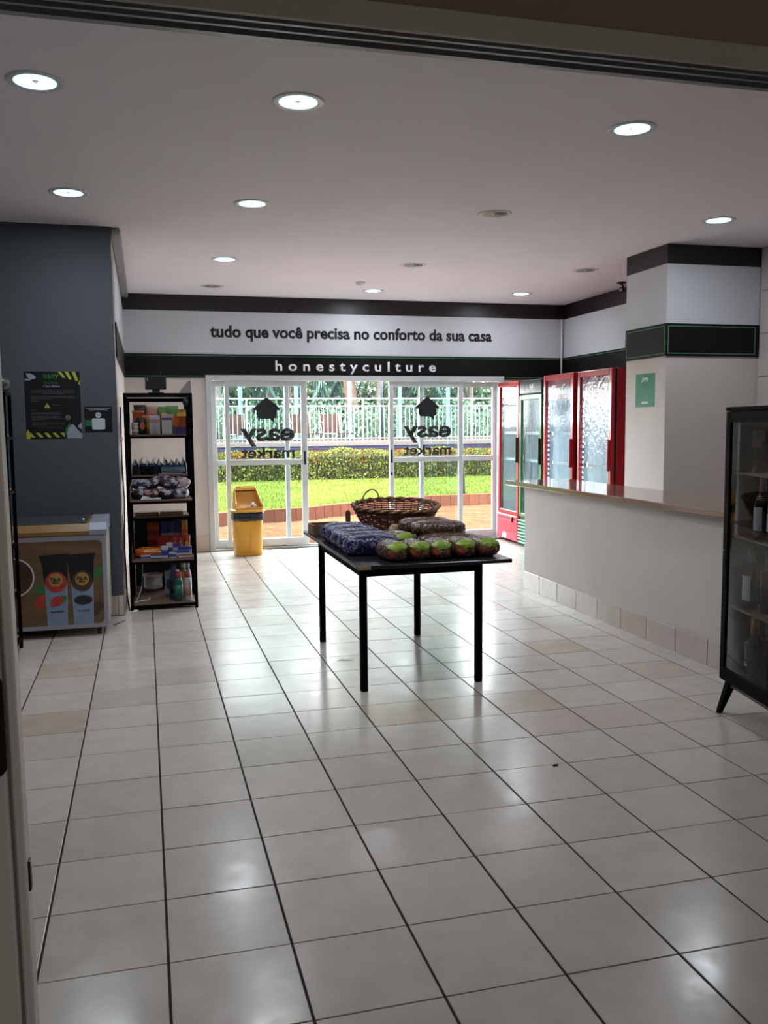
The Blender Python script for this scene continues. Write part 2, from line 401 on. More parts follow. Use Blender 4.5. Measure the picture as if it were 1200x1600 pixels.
# right wall in painted blocks
wr = MB().box((XR+.008, Y0, -.05), (XR+.2, YB+.1, H)).build('wall_right', 'wall'); tag(wr, 'cream block wall on the counter side', None, None, 'structure')
bmh = .37; blk = None
rb = random.Random(5)
for r_ in range(8):
    z0 = r_*bmh; z1 = min(H, z0+bmh)
    for k in range(4):
        y1 = 6.80-k*.78+(.39 if r_ % 2 else 0); y0 = y1-.78
        y1 = min(y1, 6.80)
        mb = MB().cbox((0, y0+.004, z0+.004), (.012+rb.uniform(0, .0015), y1-.004, z1-.004), .003)
        for i, v in enumerate(mb.v): mb.v[i] = (XR+.010-v[0], v[1], v[2])
        mb.build('block', 'wall', wr)
MB().box((XR-.01, 7.5, 2.78), (XR+.01, YB-.013, H)).build('fascia_band', 'band', wr)
MB().box((XR-.008, 7.5, 2.295), (XR+.01, YB-.011, 2.78)).build('fascia_panel', 'white', wr)
b3 = MB().box((XR-.014, 7.5, 2.022), (XR+.01, YB-.017, 2.295)).build('sign_board', 'black', wr)
MB().box((XR-.016, 7.5, 2.272), (XR-.012, YB-.02, 2.277)).build('pinstripe', 'greenline', b3)
# pillar with bands
PX, PY0, PY1 = 4.317, 6.82, 7.47
pl = MB().box((PX, PY0, -.05), (XR+.01, PY1, H)).build('pillar', 'wall'); tag(pl, 'cream square pillar with dark bands beside the fridges', None, None, 'structure')
MB().box((PX-.012, PY0-.012, 2.795), (XR, PY1, H-.001)).build('fascia_band', 'band', pl)
MB().box((PX-.009, PY0-.009, 2.30), (XR, PY1, 2.795)).build('fascia_panel', 'white', pl)
b4 = MB().box((PX-.014, PY0-.014, 2.025), (XR, PY1, 2.30)).build('sign_board', 'black', pl)
g = MB(); q = .016
def frame_y(mb, x0, x1, y, z0, z1, t=.006, d=.002):
    mb.box((x0, y-d, z0), (x1, y, z0+t)).box((x0, y-d, z1-t), (x1, y, z1)).box((x0, y-d, z0+t), (x0+t, y, z1-t)).box((x1-t, y-d, z0+t), (x1, y, z1-t))
def frame_x(mb, y0, y1, x, z0, z1, t=.006, d=.002):
    mb.box((x-d, y0, z0), (x, y1, z0+t)).box((x-d, y0, z1-t), (x, y1, z1)).box((x-d, y0, z0+t), (x, y0+t, z1-t)).box((x-d, y1-t, z0+t), (x, y1, z1-t))
frame_y(g, PX+.005, XR-.04, PY0-.014, 2.045, 2.28); frame_x(g, PY0+.005, PY1-.02, PX-.014, 2.045, 2.28)
g.build('pinstripe', 'greenline', b4)
# doorway wall in front of the shop, header, jamb
hd = MB()
brown = mat('brown corridor paint', '877a6c', .8, var=.04, vscale=3)
frp = mat('pale door frame', 'a9a49c', .55, var=.03)
hd.box((-3.2, Y0, 2.196), (XR+.2, Y0+.08, 3.1)).box((-3.2, Y0, -.05), (-1.6, Y0+.08, 2.196)).box((2.75, Y0, -.05), (XR+.2, Y0+.08, 2.196))
wd = tag(hd.build('wall_entrance', brown), 'brown wall above the entrance opening', None, None, 'structure')
fr = tag(MB().box((-1.6, Y0-.006, 2.155), (2.75, Y0+.004, 2.198)).box((2.70, Y0-.006, 0), (2.76, Y0+.09, 2.155)).box((-1.62, Y0-.006, 0), (-1.56, Y0+.09, 2.155)).build('trim_2', frp), 'pale metal frame around the entrance opening', None, None, 'structure')
tk = MB()
for k, (a, b, z) in enumerate(((.004, .022, 2.166), (.022, .030, 2.156), (.030, .048, 2.166), (.048, .056, 2.155), (.056, .074, 2.168), (.074, .090, 2.152))):
    tk.box((-1.6, Y0+a, z), (2.75, Y0+b, 2.20))
tk.build('track', 'alugrey', fr)
MB().box((-1.6, Y0+.081, 2.18), (2.75, Y0+.092, H)).build('header_lining', frp, fr)
# entrance sliding leaf parked on the left
dl = tag(empty('door_2', (-.001, 0, 0), rot=(0, -.0085, 0)), 'pale sliding door leaf with black pull at the left edge', None, None, 'structure')
MB().cbox((-1.20, Y0-.004, .01), (-.240, Y0+.03, 2.135), .004).build('leaf', mat('pale door leaf', 'e8e6e2', .5), dl)
st = MB().cbox((-.233, Y0-.002, .01), (-.217, Y0+.05, 2.135), .003).box((-.241, Y0+.02, .01), (-.232, Y0+.045, 2.135))
st.build('stile', MATS['pale door leaf'], dl)
pts = rrect(.042, .175, .016, 5, -.258, .957)
MB().prism(pts, Y0-.012, Y0-.004, 'y').build('pull_handle', 'blackplastic', dl)
MB().cbox((-.222, Y0+.015, .645), (-.213, Y0+.035, .70), .002).build('latch', 'blackplastic', dl)
# corridor shell
sh = MB().box((-3.2, -2.7, -.05), (XR+.2, -2.6, 3.1)).box((-3.3, -2.6, -.05), (-3.2, Y0, 3.1)).box((XR+.2, -2.6, -.05), (XR+.3, Y0, 3.1)).build('wall_corridor', brown)
tag(sh, 'brown walls of the corridor in front of the shop', None, None, 'structure')
tag(MB().box((-3.3, -2.7, 3.1), (XR+.3, Y0, 3.2)).build('ceiling_corridor', brown), 'corridor ceiling', None, None, 'structure')
# skirting tiles
def skirting(name, label, runs, hgt):
    root = tag(empty(name), label, None, None, 'structure')
    for (ax, p, a, b, s_) in runs:
        n = max(1, round((b-a)/T)); k = a
        while k < b-.02:
            e = min(b, k+T)
            if ax == 'x': lo, hi = (k+.0015, min(p, p+s_*.009), 0), (e-.0015, max(p, p+s_*.009), hgt)
            else: lo, hi = (min(p, p+s_*.009), k+.0015, 0), (max(p, p+s_*.009), e-.0015, hgt)
            MB().cbox(lo, hi, .002).build('tile', 'skirt', root)
            k = e
    return root
skirting('baseboard_back', 'row of beige skirting tiles left of the glass door', [('x', YB, XL+.01, DX0-.005, -1)], .19)
skirting('baseboard_left', 'beige skirting tiles round the corner of the grey wall', [('y', XL, YF+.0, YB-.012, 1), ('x', YF, XW+.01, XL, -1)], .155)

# ---------------------------------------------------------------- sliding glass door
dr = tag(empty('door_1'), 'white aluminium sliding glass door to the garden', None, None, 'structure')
f = MB().cbox((DX0, YB-.03, 0), (DX0+.068, YB+.12, DZ), .004).cbox((DX1-.068, YB-.03, 0), (DX1, YB+.12, DZ), .004).cbox((DX0+.068, YB-.03, DZ-.06), (DX1-.068, YB+.12, DZ), .004)
f.cbox((DX0+.068, YB-.02, 0), (DX1-.068, YB+.12, .022), .004)
f.build('outer_frame', 'alu', dr)
MB().cbox((DX0+.068, YB+.02, .022), (DX1-.068, YB+.03, .035), .002).cbox((DX0+.068, YB+.072, .022), (DX1-.068, YB+.08, .035), .002).build('track', 'alugrey', dr)
def leaf(x0, x1, y, sw, name, side, fm='alu', rail=1.035, wid=None):
    r = wid or (sw, sw)
    mb = MB().cbox((x0, y-.018, .03), (x0+r[0], y+.018, 1.99), .003).cbox((x1-r[1], y-.018, .03), (x1, y+.018, 1.99), .003)
    mb.cbox((x0+r[0], y-.016, 1.93), (x1-r[1], y+.016, 1.99), .003).cbox((x0+r[0], y-.016, .03), (x1-r[1], y+.016, .12), .003)
    mb.cbox((x0+r[0], y-.017, rail-.032), (x1-r[1], y+.017, rail+.032), .003)
    o = mb.build(name, fm, dr)
    MB().box((x0+r[0], y-.003, rail+.032), (x1-r[1], y+.003, 1.93)).build('pane', 'pane', o)
    MB().box((x0+r[0], y-.003, .12), (x1-r[1], y+.003, rail-.032)).build('pane', 'pane', o)
    return o
lf = leaf(DX0+.07, 1.68, YB+.085, .06, 'fixed_leaf', 0, wid=(.05, .055))
rf = leaf(3.31, DX1-.07, YB+.085, .06, 'fixed_leaf', 0, wid=(.055, .05))
ls = leaf(.915, 1.885, YB+.025, .06, 'sliding_leaf', 1, wid=(.052, .072))
rs = leaf(2.905, 3.86, YB+.025, .06, 'sliding_leaf', 1, wid=(.055, .055))
for x, o in ((1.852, ls), (2.928, rs)):
    MB().cbox((x-.013, YB-.005, 1.0), (x+.013, YB+.008, 1.16), .004).build('pull_handle', 'blackplastic', o)
MB().cbox((2.915, YB-.004, .84), (2.94, YB+.008, .88), .003).build('lock', 'blackplastic', rs)
# window decals seen from the inside: letters reversed
def decal(leafo, cx, hx, hz, wd, ez, mz, k=1.0):
    y = YB+.0215
    hm_ = MB(); K = lambda P_: [(hx+a*k, hz+b_*k) for a, b_ in P_]
    hm_.prism(K([(-.158, .088), (-.150, .078), (.150, .078), (.158, .088), (.155, .104), (.012, .226), (-.012, .226), (-.155, .104)]), y-.001, y, 'y')
    hm_.prism(K([(-.118, .09), (-.118, .02), (-.108, -.006), (-.085, -.020), (.085, -.020), (.108, -.006), (.118, .02), (.118, .09)]), y-.0011, y, 'y')
    hm_.prism(K([(.028, -.015), (.092, -.078), (.085, -.015)]), y-.0012, y, 'y')
    hm_.build('house_emblem', TXT, leafo)
    text('easy', 'lettering', TXT, leafo, w=wd, h=.215*k, loc=(cx, y, ez), off=.030, mirror=True, depth=.001)
    text('market', 'lettering', TXT, leafo, w=wd, h=.135*k, loc=(cx, y, mz), off=.024, mirror=True, depth=.001)
decal(ls, 1.411, 1.405, 1.569, .64, 1.328, 1.150); decal(rs, 3.398, 3.398, 1.583, .62, 1.345, 1.153, .97)

# ---------------------------------------------------------------- downlights
DIFF = mat('lit diffuser', 'a9e4ff', .5, emit=1.25); BULB = mat('lamp bulb', 'f4fbff', .5, emit=8)
DIFFOFF = mat('unlit diffuser', '8f8c8a', .4)
ring = MB().lathe([(.088, -.003), (.112, -.007), (.122, -.004), (.124, 0), (.10, .0)], 32)
ring_me = ring.build('rim', mat('lamp rim', 'cfd2d6', .35))
dif_me = MB().lathe([(0, -.0025), (.09, -.0045), (.092, 0)], 28).build('diffuser', DIFF)
difo_me = MB().lathe([(0, -.0025), (.09, -.0045), (.092, 0)], 28).lathe([(.03, -.008), (.032, -.003)], 16, c=(.03, 0)).build('diffuser', DIFFOFF)
bulb_me = MB().lathe([(0, -.014), (.016, -.012), (.02, -.004), (.02, -.002)], 12).build('bulb', BULB)
LP = [(-.408, 4.296, 1, 'lit ceiling downlight nearest the entrance at the left'), (.743, 4.274, 1, 'lit ceiling downlight nearest the entrance, the middle one of that row'),
      (2.47, 4.254, 1, 'lit ceiling downlight nearest the entrance, right of the table'), (-.419, 6.21, 1, 'lit ceiling downlight in front of the grey wall'),
      (.756, 6.233, 1, 'lit ceiling downlight above the open floor left of the table'), (2.479, 6.145, 0, 'unlit ceiling downlight above the table and counter gap'),
      (4.197, 5.966, 1, 'lit ceiling downlight just in front of the banded pillar'), (.751, 8.31, 1, 'small lit ceiling downlight in front of the slogan wall at the left'),
      (2.503, 8.235, 0, 'unlit ceiling downlight in the middle of the ceiling'), (4.247, 8.152, 0, 'unlit ceiling downlight left of the pillar by the fridges'),
      (.757, 9.897, 0, 'unlit ceiling downlight near the back wall above the bin'), (2.526, 9.864, 1, 'lit ceiling downlight close to the middle of the slogan wall'),
      (4.266, 9.763, 1, 'lit ceiling downlight close to the slogan wall at its right end')]
for x, y, on, lab in LP:
    t = empty('ceiling_downlight', (x, y, H), 0, lab, 'light', 'round recessed ceiling downlights')
    inst(ring_me.data, 'rim', t); inst(dif_me.data if on else difo_me.data, 'diffuser', t)
    if on:
        for s_ in (-1, 1): inst(bulb_me.data, 'bulb', t, (s_*.03, .02, 0))
        ld = bpy.data.lights.new('lamp', 'AREA'); ld.shape = 'DISK'; ld.size = .17; ld.energy = LAMP; ld.color = (.86, .93, 1)
        lo_ = bpy.data.objects.new('lamp', ld); C.objects.link(lo_); lo_.parent = t; lo_.location = (0, 0, -.02)
for o in (ring_me, dif_me, difo_me, bulb_me): bpy.data.objects.remove(o)
MB().lathe([(.0, -.034), (.025, -.034), (.034, -.026), (.045, -.022), (.05, -.012), (.05, 0)], 20).build('smoke_detector', 'whiteplastic', None, (2.25, 9.327, H))
tag(bpy.data.objects['smoke_detector'], 'small white smoke detector on the ceiling', 'detector')
cc = empty('security_camera', (5.0, 8.78, H), 0, 'small black security camera hanging from the ceiling beside the pillar', 'camera')
MB().lathe([(.05, 0), (.05, -.01), (.015, -.02)], 14).build('base', 'blackplastic', cc)
MB().cyl((0, 0, -.015), (.02, -.01, -.06), .009, 8).build('arm', 'blackplastic', cc)
MB().cyl((-.035, -.05, -.085), (.05, .03, -.07), .026, 12).build('body', 'blackplastic', cc)
MB().cyl((-.041, -.056, -.086), (-.035, -.05, -.085), .018, 12).build('lens', mat('lens', 'b9bdc4', .1), cc)

# ---------------------------------------------------------------- counter
ct = empty('service_counter', (3.24, 4.2, 0), 0, 'cream half-height counter wall with a tiled skirting', 'counter')
MB().cbox((0, -2.45, 0), (.13, 3.11, .912), .004).build('body', 'wall', ct)
MB().box((-.004, -2.449, 0), (-.0002, 3.109, .150)).build('skirting_joint', 'grout', ct)
y = 3.11
while y > -2.43:
    e = max(-2.45, y-T); MB().cbox((-.012, e+.003, 0), (-.0035, y-.003, .155), .002).build('skirting_tile', 'skirt', ct); y = e
wt = MB().cbox((3.155, 1.75, .913), (3.765, 7.55, .95), .005).build('counter_top', 'gran'); tag(wt, 'polished brown granite top lying on the cream counter', 'countertop')

# poster on the pillar
po = empty('green_poster', (PX-.001, 7.14, 1.745), 0, 'small green poster taped on the pillar above the counter', 'poster')
MB().box((-.002, -.155, -.147), (0, .155, .147)).build('sheet', mat('green poster paper', '2f8564', .6, var=.1, vscale=4), po)
text('Jogo', 'lettering', WTXT, po, w=.11, h=.05, loc=(-.0022, .0, .098), rot=(R(90), 0, R(-90)), off=.02, depth=.0005, shear=.2)
for y_ in (.012, -.03): MB().box((-.0028, y_, .03), (-.002, y_+.012, .062)).build('printed_mark', mat('dark green ink', '1d4a39', .4), po)
MB().box((-.0028, -.05, -.118), (-.002, .05, -.098)).build('printed_band', mat('pale print', '9cc4b5', .4), po)

# ---------------------------------------------------------------- fridges
LEDM = mat('led dots', 'f0f6ff', .4, emit=6)
def fridge(yc, wdt, hgt, main, glassm, label, brandtxt, led, depth=.72, x=4.30, kick='grille', hsign=.15, handle_side=1, light=0, door_red=True):
    t = empty('display_fridge', (x, yc, 0), 0, label, 'fridge', 'upright glass-door drinks fridges')
    hw = wdt/2; w_ = .03
    dark = 'darkgreen' if main == 'green' else 'blackplastic'
    b = MB().cbox((.062, -hw, .06), (depth, -hw+w_, hgt), .006).cbox((.062, hw-w_, .06), (depth, hw, hgt), .006)
    b.cbox((depth-.03, -hw+w_, .06), (depth, hw-w_, hgt), .006).cbox((.045, -hw+w_, hgt-.06), (depth-.03, hw-w_, hgt), .006).cbox((.045, -hw+w_, .06), (depth-.03, hw-w_, .36), .006)
    b.build('body', main, t)
    MB().box((.0405, -hw+.006, .365), (.0615, -hw+w_-.002, hgt-.01)).box((.0405, hw-w_+.002, .365), (.0615, hw-.006, hgt-.01)).build('gasket', 'blackplastic', t)
    MB().box((.06, -hw+w_, .362), (depth-.032, -hw+w_+.006, hgt-.062)).box((.06, hw-w_-.006, .362), (depth-.032, hw-w_, hgt-.062)).box((depth-.04, -hw+w_, .362), (depth-.032, hw-w_, hgt-.062)).box((.06, -hw+w_, .362), (depth-.04, hw-w_, .368)).build('liner', 'inner', t)
    for a in (.1, depth-.08):
        for c_ in (-hw+.05, hw-.05): MB().cyl((a, c_, 0), (a, c_, .06), .018, 8).build('foot', 'blackplastic', t)
    d0, d1 = .36, hgt-(hsign if main == 'green' else .0)-.003
    fw_ = .055
    d = MB().cbox((0, -hw+.002, d0), (.04, -hw+fw_, d1), .006).cbox((0, hw-fw_, d0), (.04, hw-.002, d1), .006).cbox((0, -hw+fw_, d1-.06), (.04, hw-fw_, d1), .006).cbox((0, -hw+fw_, d0), (.04, hw-fw_, d0+.045), .006).build('door', main, t)
    MB().box((.018, -hw+fw_, d0+.045), (.024, hw-fw_, d1-.06)).build('pane', glassm, d)
    ys = -hw+.02
    MB().cbox((-.03, ys-.012, 1.0), (0, ys+.014, 1.30), .006).build('handle', 'blackplastic' if main != 'red' or kick == 'basket' else main, d)
    if main == 'green':
        hp = MB().cbox((0, -hw+.002, d1+.004), (.045, hw-.002, hgt), .012).build('header_panel', 'darkgreen', t)
        star = []
        for k in range(10):
            a = PI/2+k*PI/5; rr_ = .032 if k % 2 == 0 else .013; star.append((hw*.52+rr_*math.cos(a), d1+.08+rr_*math.sin(a)))
        MB().prism(star, -.003, 0, 'x').build('star', mat('red star', 'c0303c', .4), hp)
        text(brandtxt, 'lettering', WTXT, hp, w=.085, h=.07, loc=(-.0005, -.04, d1+.08), rot=(R(90), 0, R(-90)), off=.03)
    else:
        hp = MB().box((.0285, -hw+fw_+.002, hgt-.27), (.032, hw-fw_-.002, hgt-.062)).build('header_panel', mat('red print', 'c23a48', .4, var=.1, vscale=7), t)
        text(brandtxt, 'lettering', WTXT, hp, w=wdt*.62, h=.11, loc=(.0282, 0, hgt-.165), rot=(R(90), 0, R(-90)), off=.0, shear=.5)
    if kick == 'basket':
        MB().cbox((-.012, -hw+.004, .045), (.045, hw-.004, .352), .014).build('kick_panel', 'redplastic', t)
        MB().box((-.0135, -hw+.06, .30), (-.0115, hw-.05, .322)).build('slot', 'darkred', t)
        MB().box((-.014, -hw+.075, .14), (-.0118, hw-.06, .285)).build('grille_recess', mat('recessed red', 'b02a3c', .4), t)
        ho = MB()
        for a in range(11):
            for b_ in range(5): ho.box((-.0155, -hw+.095+a*.044, .152+b_*.026), (-.0138, -hw+.118+a*.044, .163+b_*.026))
        tag(ho.build('grille_holes', 'darkred', t), kind='stuff')
        MB().prism([(-hw+.33, .06), (-hw+.33, .125), (-hw+.37, .11), (-hw+.40, .135), (-hw+.45, .10), (-hw+.45, .06)], -.0135, -.0115, 'x').build('printed_mark', WTXT, t)
        MB().cbox((-.03, -hw+.12, .27), (-.012, -hw+.155, .335), .004).build('latch', 'darkred', t)
    elif main == 'green':
        MB().box((.02, -hw+.01, .03), (.045, hw-.01, .355)).build('kick_panel', 'darkgreen', t)
        for k in range(8):
            MB().cbox((-.018, -hw+.006, .045+k*.037), (.022, hw-.006, .066+k*.037), .006).build('louvre', 'greenplastic', t)
    else:
        MB().cbox((.01, -hw+.01, .07), (.045, hw-.01, .355), .006).build('kick_panel', main, t)
        sl = MB()
        for k in range(6): sl.box((.006, -hw+.08, .12+k*.034), (.011, hw-.08, .132+k*.034))
        tag(sl.build('vent_slots', 'darkred', t), kind='stuff')
    for z in (.70, 1.02, 1.34):
        s_ = MB()
        for k in range(9): s_.cyl((.08, -hw+.05+k*(wdt-.1)/8, z), (depth-.06, -hw+.05+k*(wdt-.1)/8, z), .003, 4)
        s_.cyl((.08, -hw+.04, z), (.08, hw-.04, z), .005, 6).cyl((depth-.06, -hw+.04, z), (depth-.06, hw-.04, z), .005, 6)
        s_.box((.07, -hw+.04, z-.005), (.075, hw-.04, z+.028))
        s_.build('wire_shelf', 'whiteplastic', t)
    if led:
        l = MB().box((.030, hw-fw_-.05, .42), (.034, hw-fw_-.012, hgt-.33)).build('led_strip', mat('led board', '2a2f66', .4), t)
        dots = MB(); z = .44
        while z < hgt-.34:
            dots.cyl((.0295, hw-fw_-.031, z), (.026, hw-fw_-.031, z), .010, 8); z += .052
        tag(dots.build('diodes', LEDM, l), kind='stuff')
        if light:
            for yy in (hw-.09, -hw+.09):
                ld = bpy.data.lights.new('fridge lamp', 'AREA'); ld.shape = 'RECTANGLE'; ld.size = .02; ld.size_y = 1.2; ld.energy = light; ld.color = (.8, .9, 1)
                q_ = bpy.data.objects.new('fridge_lamp', ld); C.objects.link(q_); q_.parent = t; q_.location = (.07, yy, 1.1)
                q_.rotation_euler = Vector((-1, .6 if yy > 0 else -.6, 0)).to_track_quat('Z', 'Y').to_euler()
    return t
fridge(8.05, .70, 1.985, 'red', 'frostglass', 'tall red glass-door fridge nearest the pillar, frosted over', 'Coca-Cola', True, light=1.1)
fridge(8.85, .72, 1.99, 'red', 'fridgeglass', 'tall red glass-door fridge between the green one and the pillar-side one', 'Coca-Cola', True, light=1.1)
fridge(9.565, .62, 1.965, 'green', 'fridgeglass', 'green glass-door fridge with a red star on its dark header', 'H', False, hsign=.165)
fridge(10.215, .64, 1.975, 'red', 'filmred', 'red glass-door fridge farthest back, next to the sliding door', 'Coca-Cola', False, kick='basket')

# ---------------------------------------------------------------- bin
bn = empty('swing_lid_bin', (1.10, 10.17, 0), R(6), 'mustard yellow swing-lid bin with a black liner in front of the door', 'bin')
MB().lathe([(.135, 0), (.150, .01), (.158, .30), (.165, .50)], 32, sx=1, sy=.86, power=5).build('body', 'yellow', bn)
bl = MB(); prof = [(.166, .40), (.172, .41), (.173, .44), (.170, .47), (.175, .50), (.17, .505)]
bl.lathe(prof, 48, sx=1, sy=.86, power=5)
for i, v in enumerate(bl.v):
    k = 1+.014*math.sin(i*2.3)+.01*noise.noise(Vector(v)*30); bl.v[i] = (v[0]*k, v[1]*k, v[2]+(.012*noise.noise(Vector(v)*12) if v[2] < .42 else 0))
bl.build('liner', 'binbag', bn)
lid = MB().lathe([(.185, .50), (.188, .515), (.178, .522), (.165, .524), (.160, .526)], 32, sx=1, sy=.87, power=5)
# hood: curved shell with a big scooped opening towards the room
def hood():
    mb = MB(); n = 14; rows = []
    for i in range(n+1):
        u = i/n                         # front-left -> around back -> front-right arc over the top
        rows.append(u)
    X_, Y_ = .150, .128
    # side walls (left and right), profile curve rising to the back
    prof = [(-Y_, .535), (-Y_*.95, .56), (-Y_*.7, .60), (-.02, .64), (.04, .69), (.075, .735), (.09, .765), (.12, .762), (Y_, .70), (Y_, .525), (-Y_, .525)]
    for s_ in (-1, 1):
        mb.prism([(a, b) for a, b in prof], s_*X_, s_*(X_-.008), 'x')
    mb.cbox((-X_, Y_-.008, .525), (X_, Y_, .70), .003)
    mb.cbox((-X_+.0, -Y_-.004, .525), (X_, -Y_+.008, .552), .003)
    c = [(Y_, .70), (.12, .762), (.09, .765), (.075, .735)]
    mb.add([(-X_, a, b) for a, b in c]+[(X_, a, b) for a, b in c], [(0, 1, 5, 4), (1, 2, 6, 5), (2, 3, 7, 6)], smooth=True)
    return mb
hm = hood(); tp = lambda V: [(x*(1-1.0*max(0, z-.55)), y+.0, z) for x, y, z in V]
hm.v = tp(hm.v); hm.build('hood', 'yellow', bn)
rimt = MB()
for s_ in (-1, 1): rimt.tube([(s_*.152, -.122, .556), (s_*.155, -.10, .585), (s_*.155, -.03, .636), (s_*.153, .04, .695), (s_*.150, .078, .745), (s_*.142, .10, .77)], .008, 6)
rimt.tube([(-.142, .10, .77), (0, .105, .776), (.142, .10, .77)], .008, 6)
rimt.v = tp(rimt.v); rimt.build('hood_rim', 'yellow', bn)
MB().add([(-.142, -.10, .54), (.142, -.10, .54), (.142, -.02, .56), (-.142, -.02, .56), (.142, .05, .62), (-.142, .05, .62), (.142, .085, .72), (-.142, .085, .72)], [(0, 1, 2, 3), (3, 2, 4, 5), (5, 4, 6, 7)], smooth=True).build('flap', mat('bin flap', 'c98a2a', .4), bn)
lid.build('lid_collar', 'yellow', bn)
pp = MB()
for k, (x, y, z) in enumerate(((.045, -.045, .578), (.075, -.065, .566), (.062, -.03, .585))):
    n0 = len(pp.v); pp.lathe([(0, -.018), (.016, -.012), (.02, 0), (.014, .012), (0, .018)], 8, c=(x, y), z0=z, smooth=False)
    for i in range(n0, len(pp.v)):
        v = pp.v[i]; k2 = .006*noise.noise(Vector(v)*80); pp.v[i] = (v[0]+k2, v[1]-k2, v[2]+k2)
cp = pp.build('crumpled_paper', 'whiteplastic', None, (1.10, 10.17, 0), R(6)); tag(cp, 'crumpled white paper lying in the mouth of the yellow bin', 'paper')
MB().prism([(-.004, 0), (.004, 0), (.004, .22), (-.004, .22)], -.14, -.136, 'y').build('seam', 'yellow', bn, (0, 0, .05))

# ---------------------------------------------------------------- display table
TX0, TX1, TY0, TY1, TZ = 1.09, 1.985, 4.64, 6.38, .70
tb = empty('display_table', (1.45, 5.25, 0), 0, 'black display table with slim square legs in the middle of the floor', 'table')
ox, oy = 1.45, 5.25
top = MB().cbox((TX0-ox, TY0-oy, TZ-.022), (TX1-ox, TY1-oy, TZ), .003).build('tabletop', mat('black laminate top', '222127', .25, var=.1, vscale=4), tb)
edge = MB().cbox((TX0-ox-.001, TY0-oy-.0015, TZ-.021), (TX0-ox+.07, TY0-oy+.001, TZ-.001), .001).build('chipped_edge', 'woodlight', top)
L = .04; legs = [(1.105, 4.655), (1.775, 4.655), (1.105, 5.835), (1.775, 5.835)]
for (x, y) in legs:
    MB().cbox((x-ox-.002, y-oy-.002, 0), (x-ox+.036, y-oy+.036, TZ-.022), .003).build('leg', 'blackmetal', tb)
MB().box((1.141-ox, 4.66-oy, TZ-.062), (1.773-ox, 4.68-oy, TZ-.022)).box((1.141-ox, 5.85-oy, TZ-.062), (1.773-ox, 5.87-oy, TZ-.022)).box((1.11-ox, 4.69-oy, TZ-.062), (1.13-ox, 5.833-oy, TZ-.022)).box((1.785-ox, 4.69-oy, TZ-.062), (1.805-ox, 5.833-oy, TZ-.022)).build('apron', 'blackmetal', tb)

# soft bags: a pillow-like super-ellipsoid, flat below, creased film
def softbag(w_, l_, h_, seed=0, crease=.006, nu=28, nv=16, px=2.6, pz=2.4, taper=.0):
    v = []; f = []; rnd_ = random.Random(seed); off = Vector((rnd_.uniform(0, 50),)*3)
    sg = lambda a, p: math.copysign(abs(a)**(2/p), a)
    for j in range(nv+1):
        ph = -PI/2+PI*j/nv
        for i in range(nu):
            th = 2*PI*i/nu
            y_ = sg(math.sin(ph), 3.2); c = abs(math.cos(ph))**(2/3.2)
            x_ = sg(math.cos(th), px)*c; z_ = sg(math.sin(th), pz)*c
            k = 1-taper*max(0, y_)
            p = Vector((x_*w_/2*k, y_*l_/2, z_*h_/2*k))
            d = crease*(noise.noise(p*22+off)+.7*noise.noise(p*50+off)+.5*abs(noise.noise(p*95+off)))
            if p.z < -h_*.3: d *= .2
            p = p*(1+d/max(.02, p.length)); p.z = max(-h_/2*.86, p.z)
            v.append(p+Vector((0, 0, h_/2*.86)))
    for j in range(nv):
        for i in range(nu):
            a = j*nu+i; b = j*nu+(i+1) % nu; f.append((a, b, b+nu, a+nu))
    return v, f
def patch(v, f, sel, off=.0015):       # the faces picked by sel, pushed out along the bag
    cen = sum(v, Vector())/len(v); used = {}; nv = []; nf = []
    for q_ in f:
        c = sum((v[i] for i in q_), Vector())/4
        if sel(c):
            r_ = []
            for i in q_:
                if i not in used:
                    used[i] = len(nv); d = v[i]-Vector((cen.x, v[i].y, cen.z)); e = Vector((0, v[i].y-cen.y, 0)).normalized()*.001
                    nv.append(v[i]+d.normalized()*off+e)
                r_.append(used[i])
            nf.append(tuple(r_))
    return nv, nf
film = mat('clear bread film', '8d7768', .18, var=.35, vscale=22, bump=.5, bscale=45, spec=.8)
greenlab = mat('lime label', '86a52a', .3, var=.25, vscale=60); seedlab = mat('seeded bread print', '8a5a35', .35, var=.5, vscale=70)
redlab = mat('red print', 'a2422c', .35, var=.2, vscale=30); darklab = mat('black nutrition label', '17151a', .35)
def filmmat(name, c1, c2, c3, sc=14, thr=(.50, .62)):  # wave ramp: stripes and film highlights painted into the base colour
    m = mat(name, c1, .22, bump=.55, bscale=42, spec=.8); t = m.node_tree; b = t.nodes['Principled BSDF']
    co = t.nodes.new('ShaderNodeTexCoord'); oi = t.nodes.new('ShaderNodeObjectInfo'); ad = t.nodes.new('ShaderNodeVectorMath'); ad.operation = 'ADD'
    t.links.new(co.outputs['Object'], ad.inputs[0]); t.links.new(oi.outputs['Location'], ad.inputs[1])
    wv = t.nodes.new('ShaderNodeTexWave'); wv.inputs['Scale'].default_value = sc; wv.inputs['Distortion'].default_value = 9; wv.inputs['Detail'].default_value = 3; wv.inputs['Detail Scale'].default_value = 2.2
    t.links.new(ad.outputs[0], wv.inputs[0])
    cr = t.nodes.new('ShaderNodeValToRGB'); e = cr.color_ramp.elements
    e[0].position = thr[0]; e[0].color = hexc(c1); e[1].position = .95; e[1].color = hexc(c3); k = e.new(thr[1]); k.color = hexc(c2)
    t.links.new(wv.outputs['Fac'], cr.inputs[0]); t.links.new(cr.outputs[0], b.inputs['Base Color']); return m
bluefilm = filmmat('blue bread film', '161f50', '2d3468', '817a98', 16, (.70, .83))
brownbread = filmmat('brown bread film', '50362a', '63483a', '8d7b70', 18, (.72, .84))
clearfold = mat('shiny pale film folds', 'b3aab4', .2, var=.2, vscale=30, bump=.6, bscale=60, spec=.9)
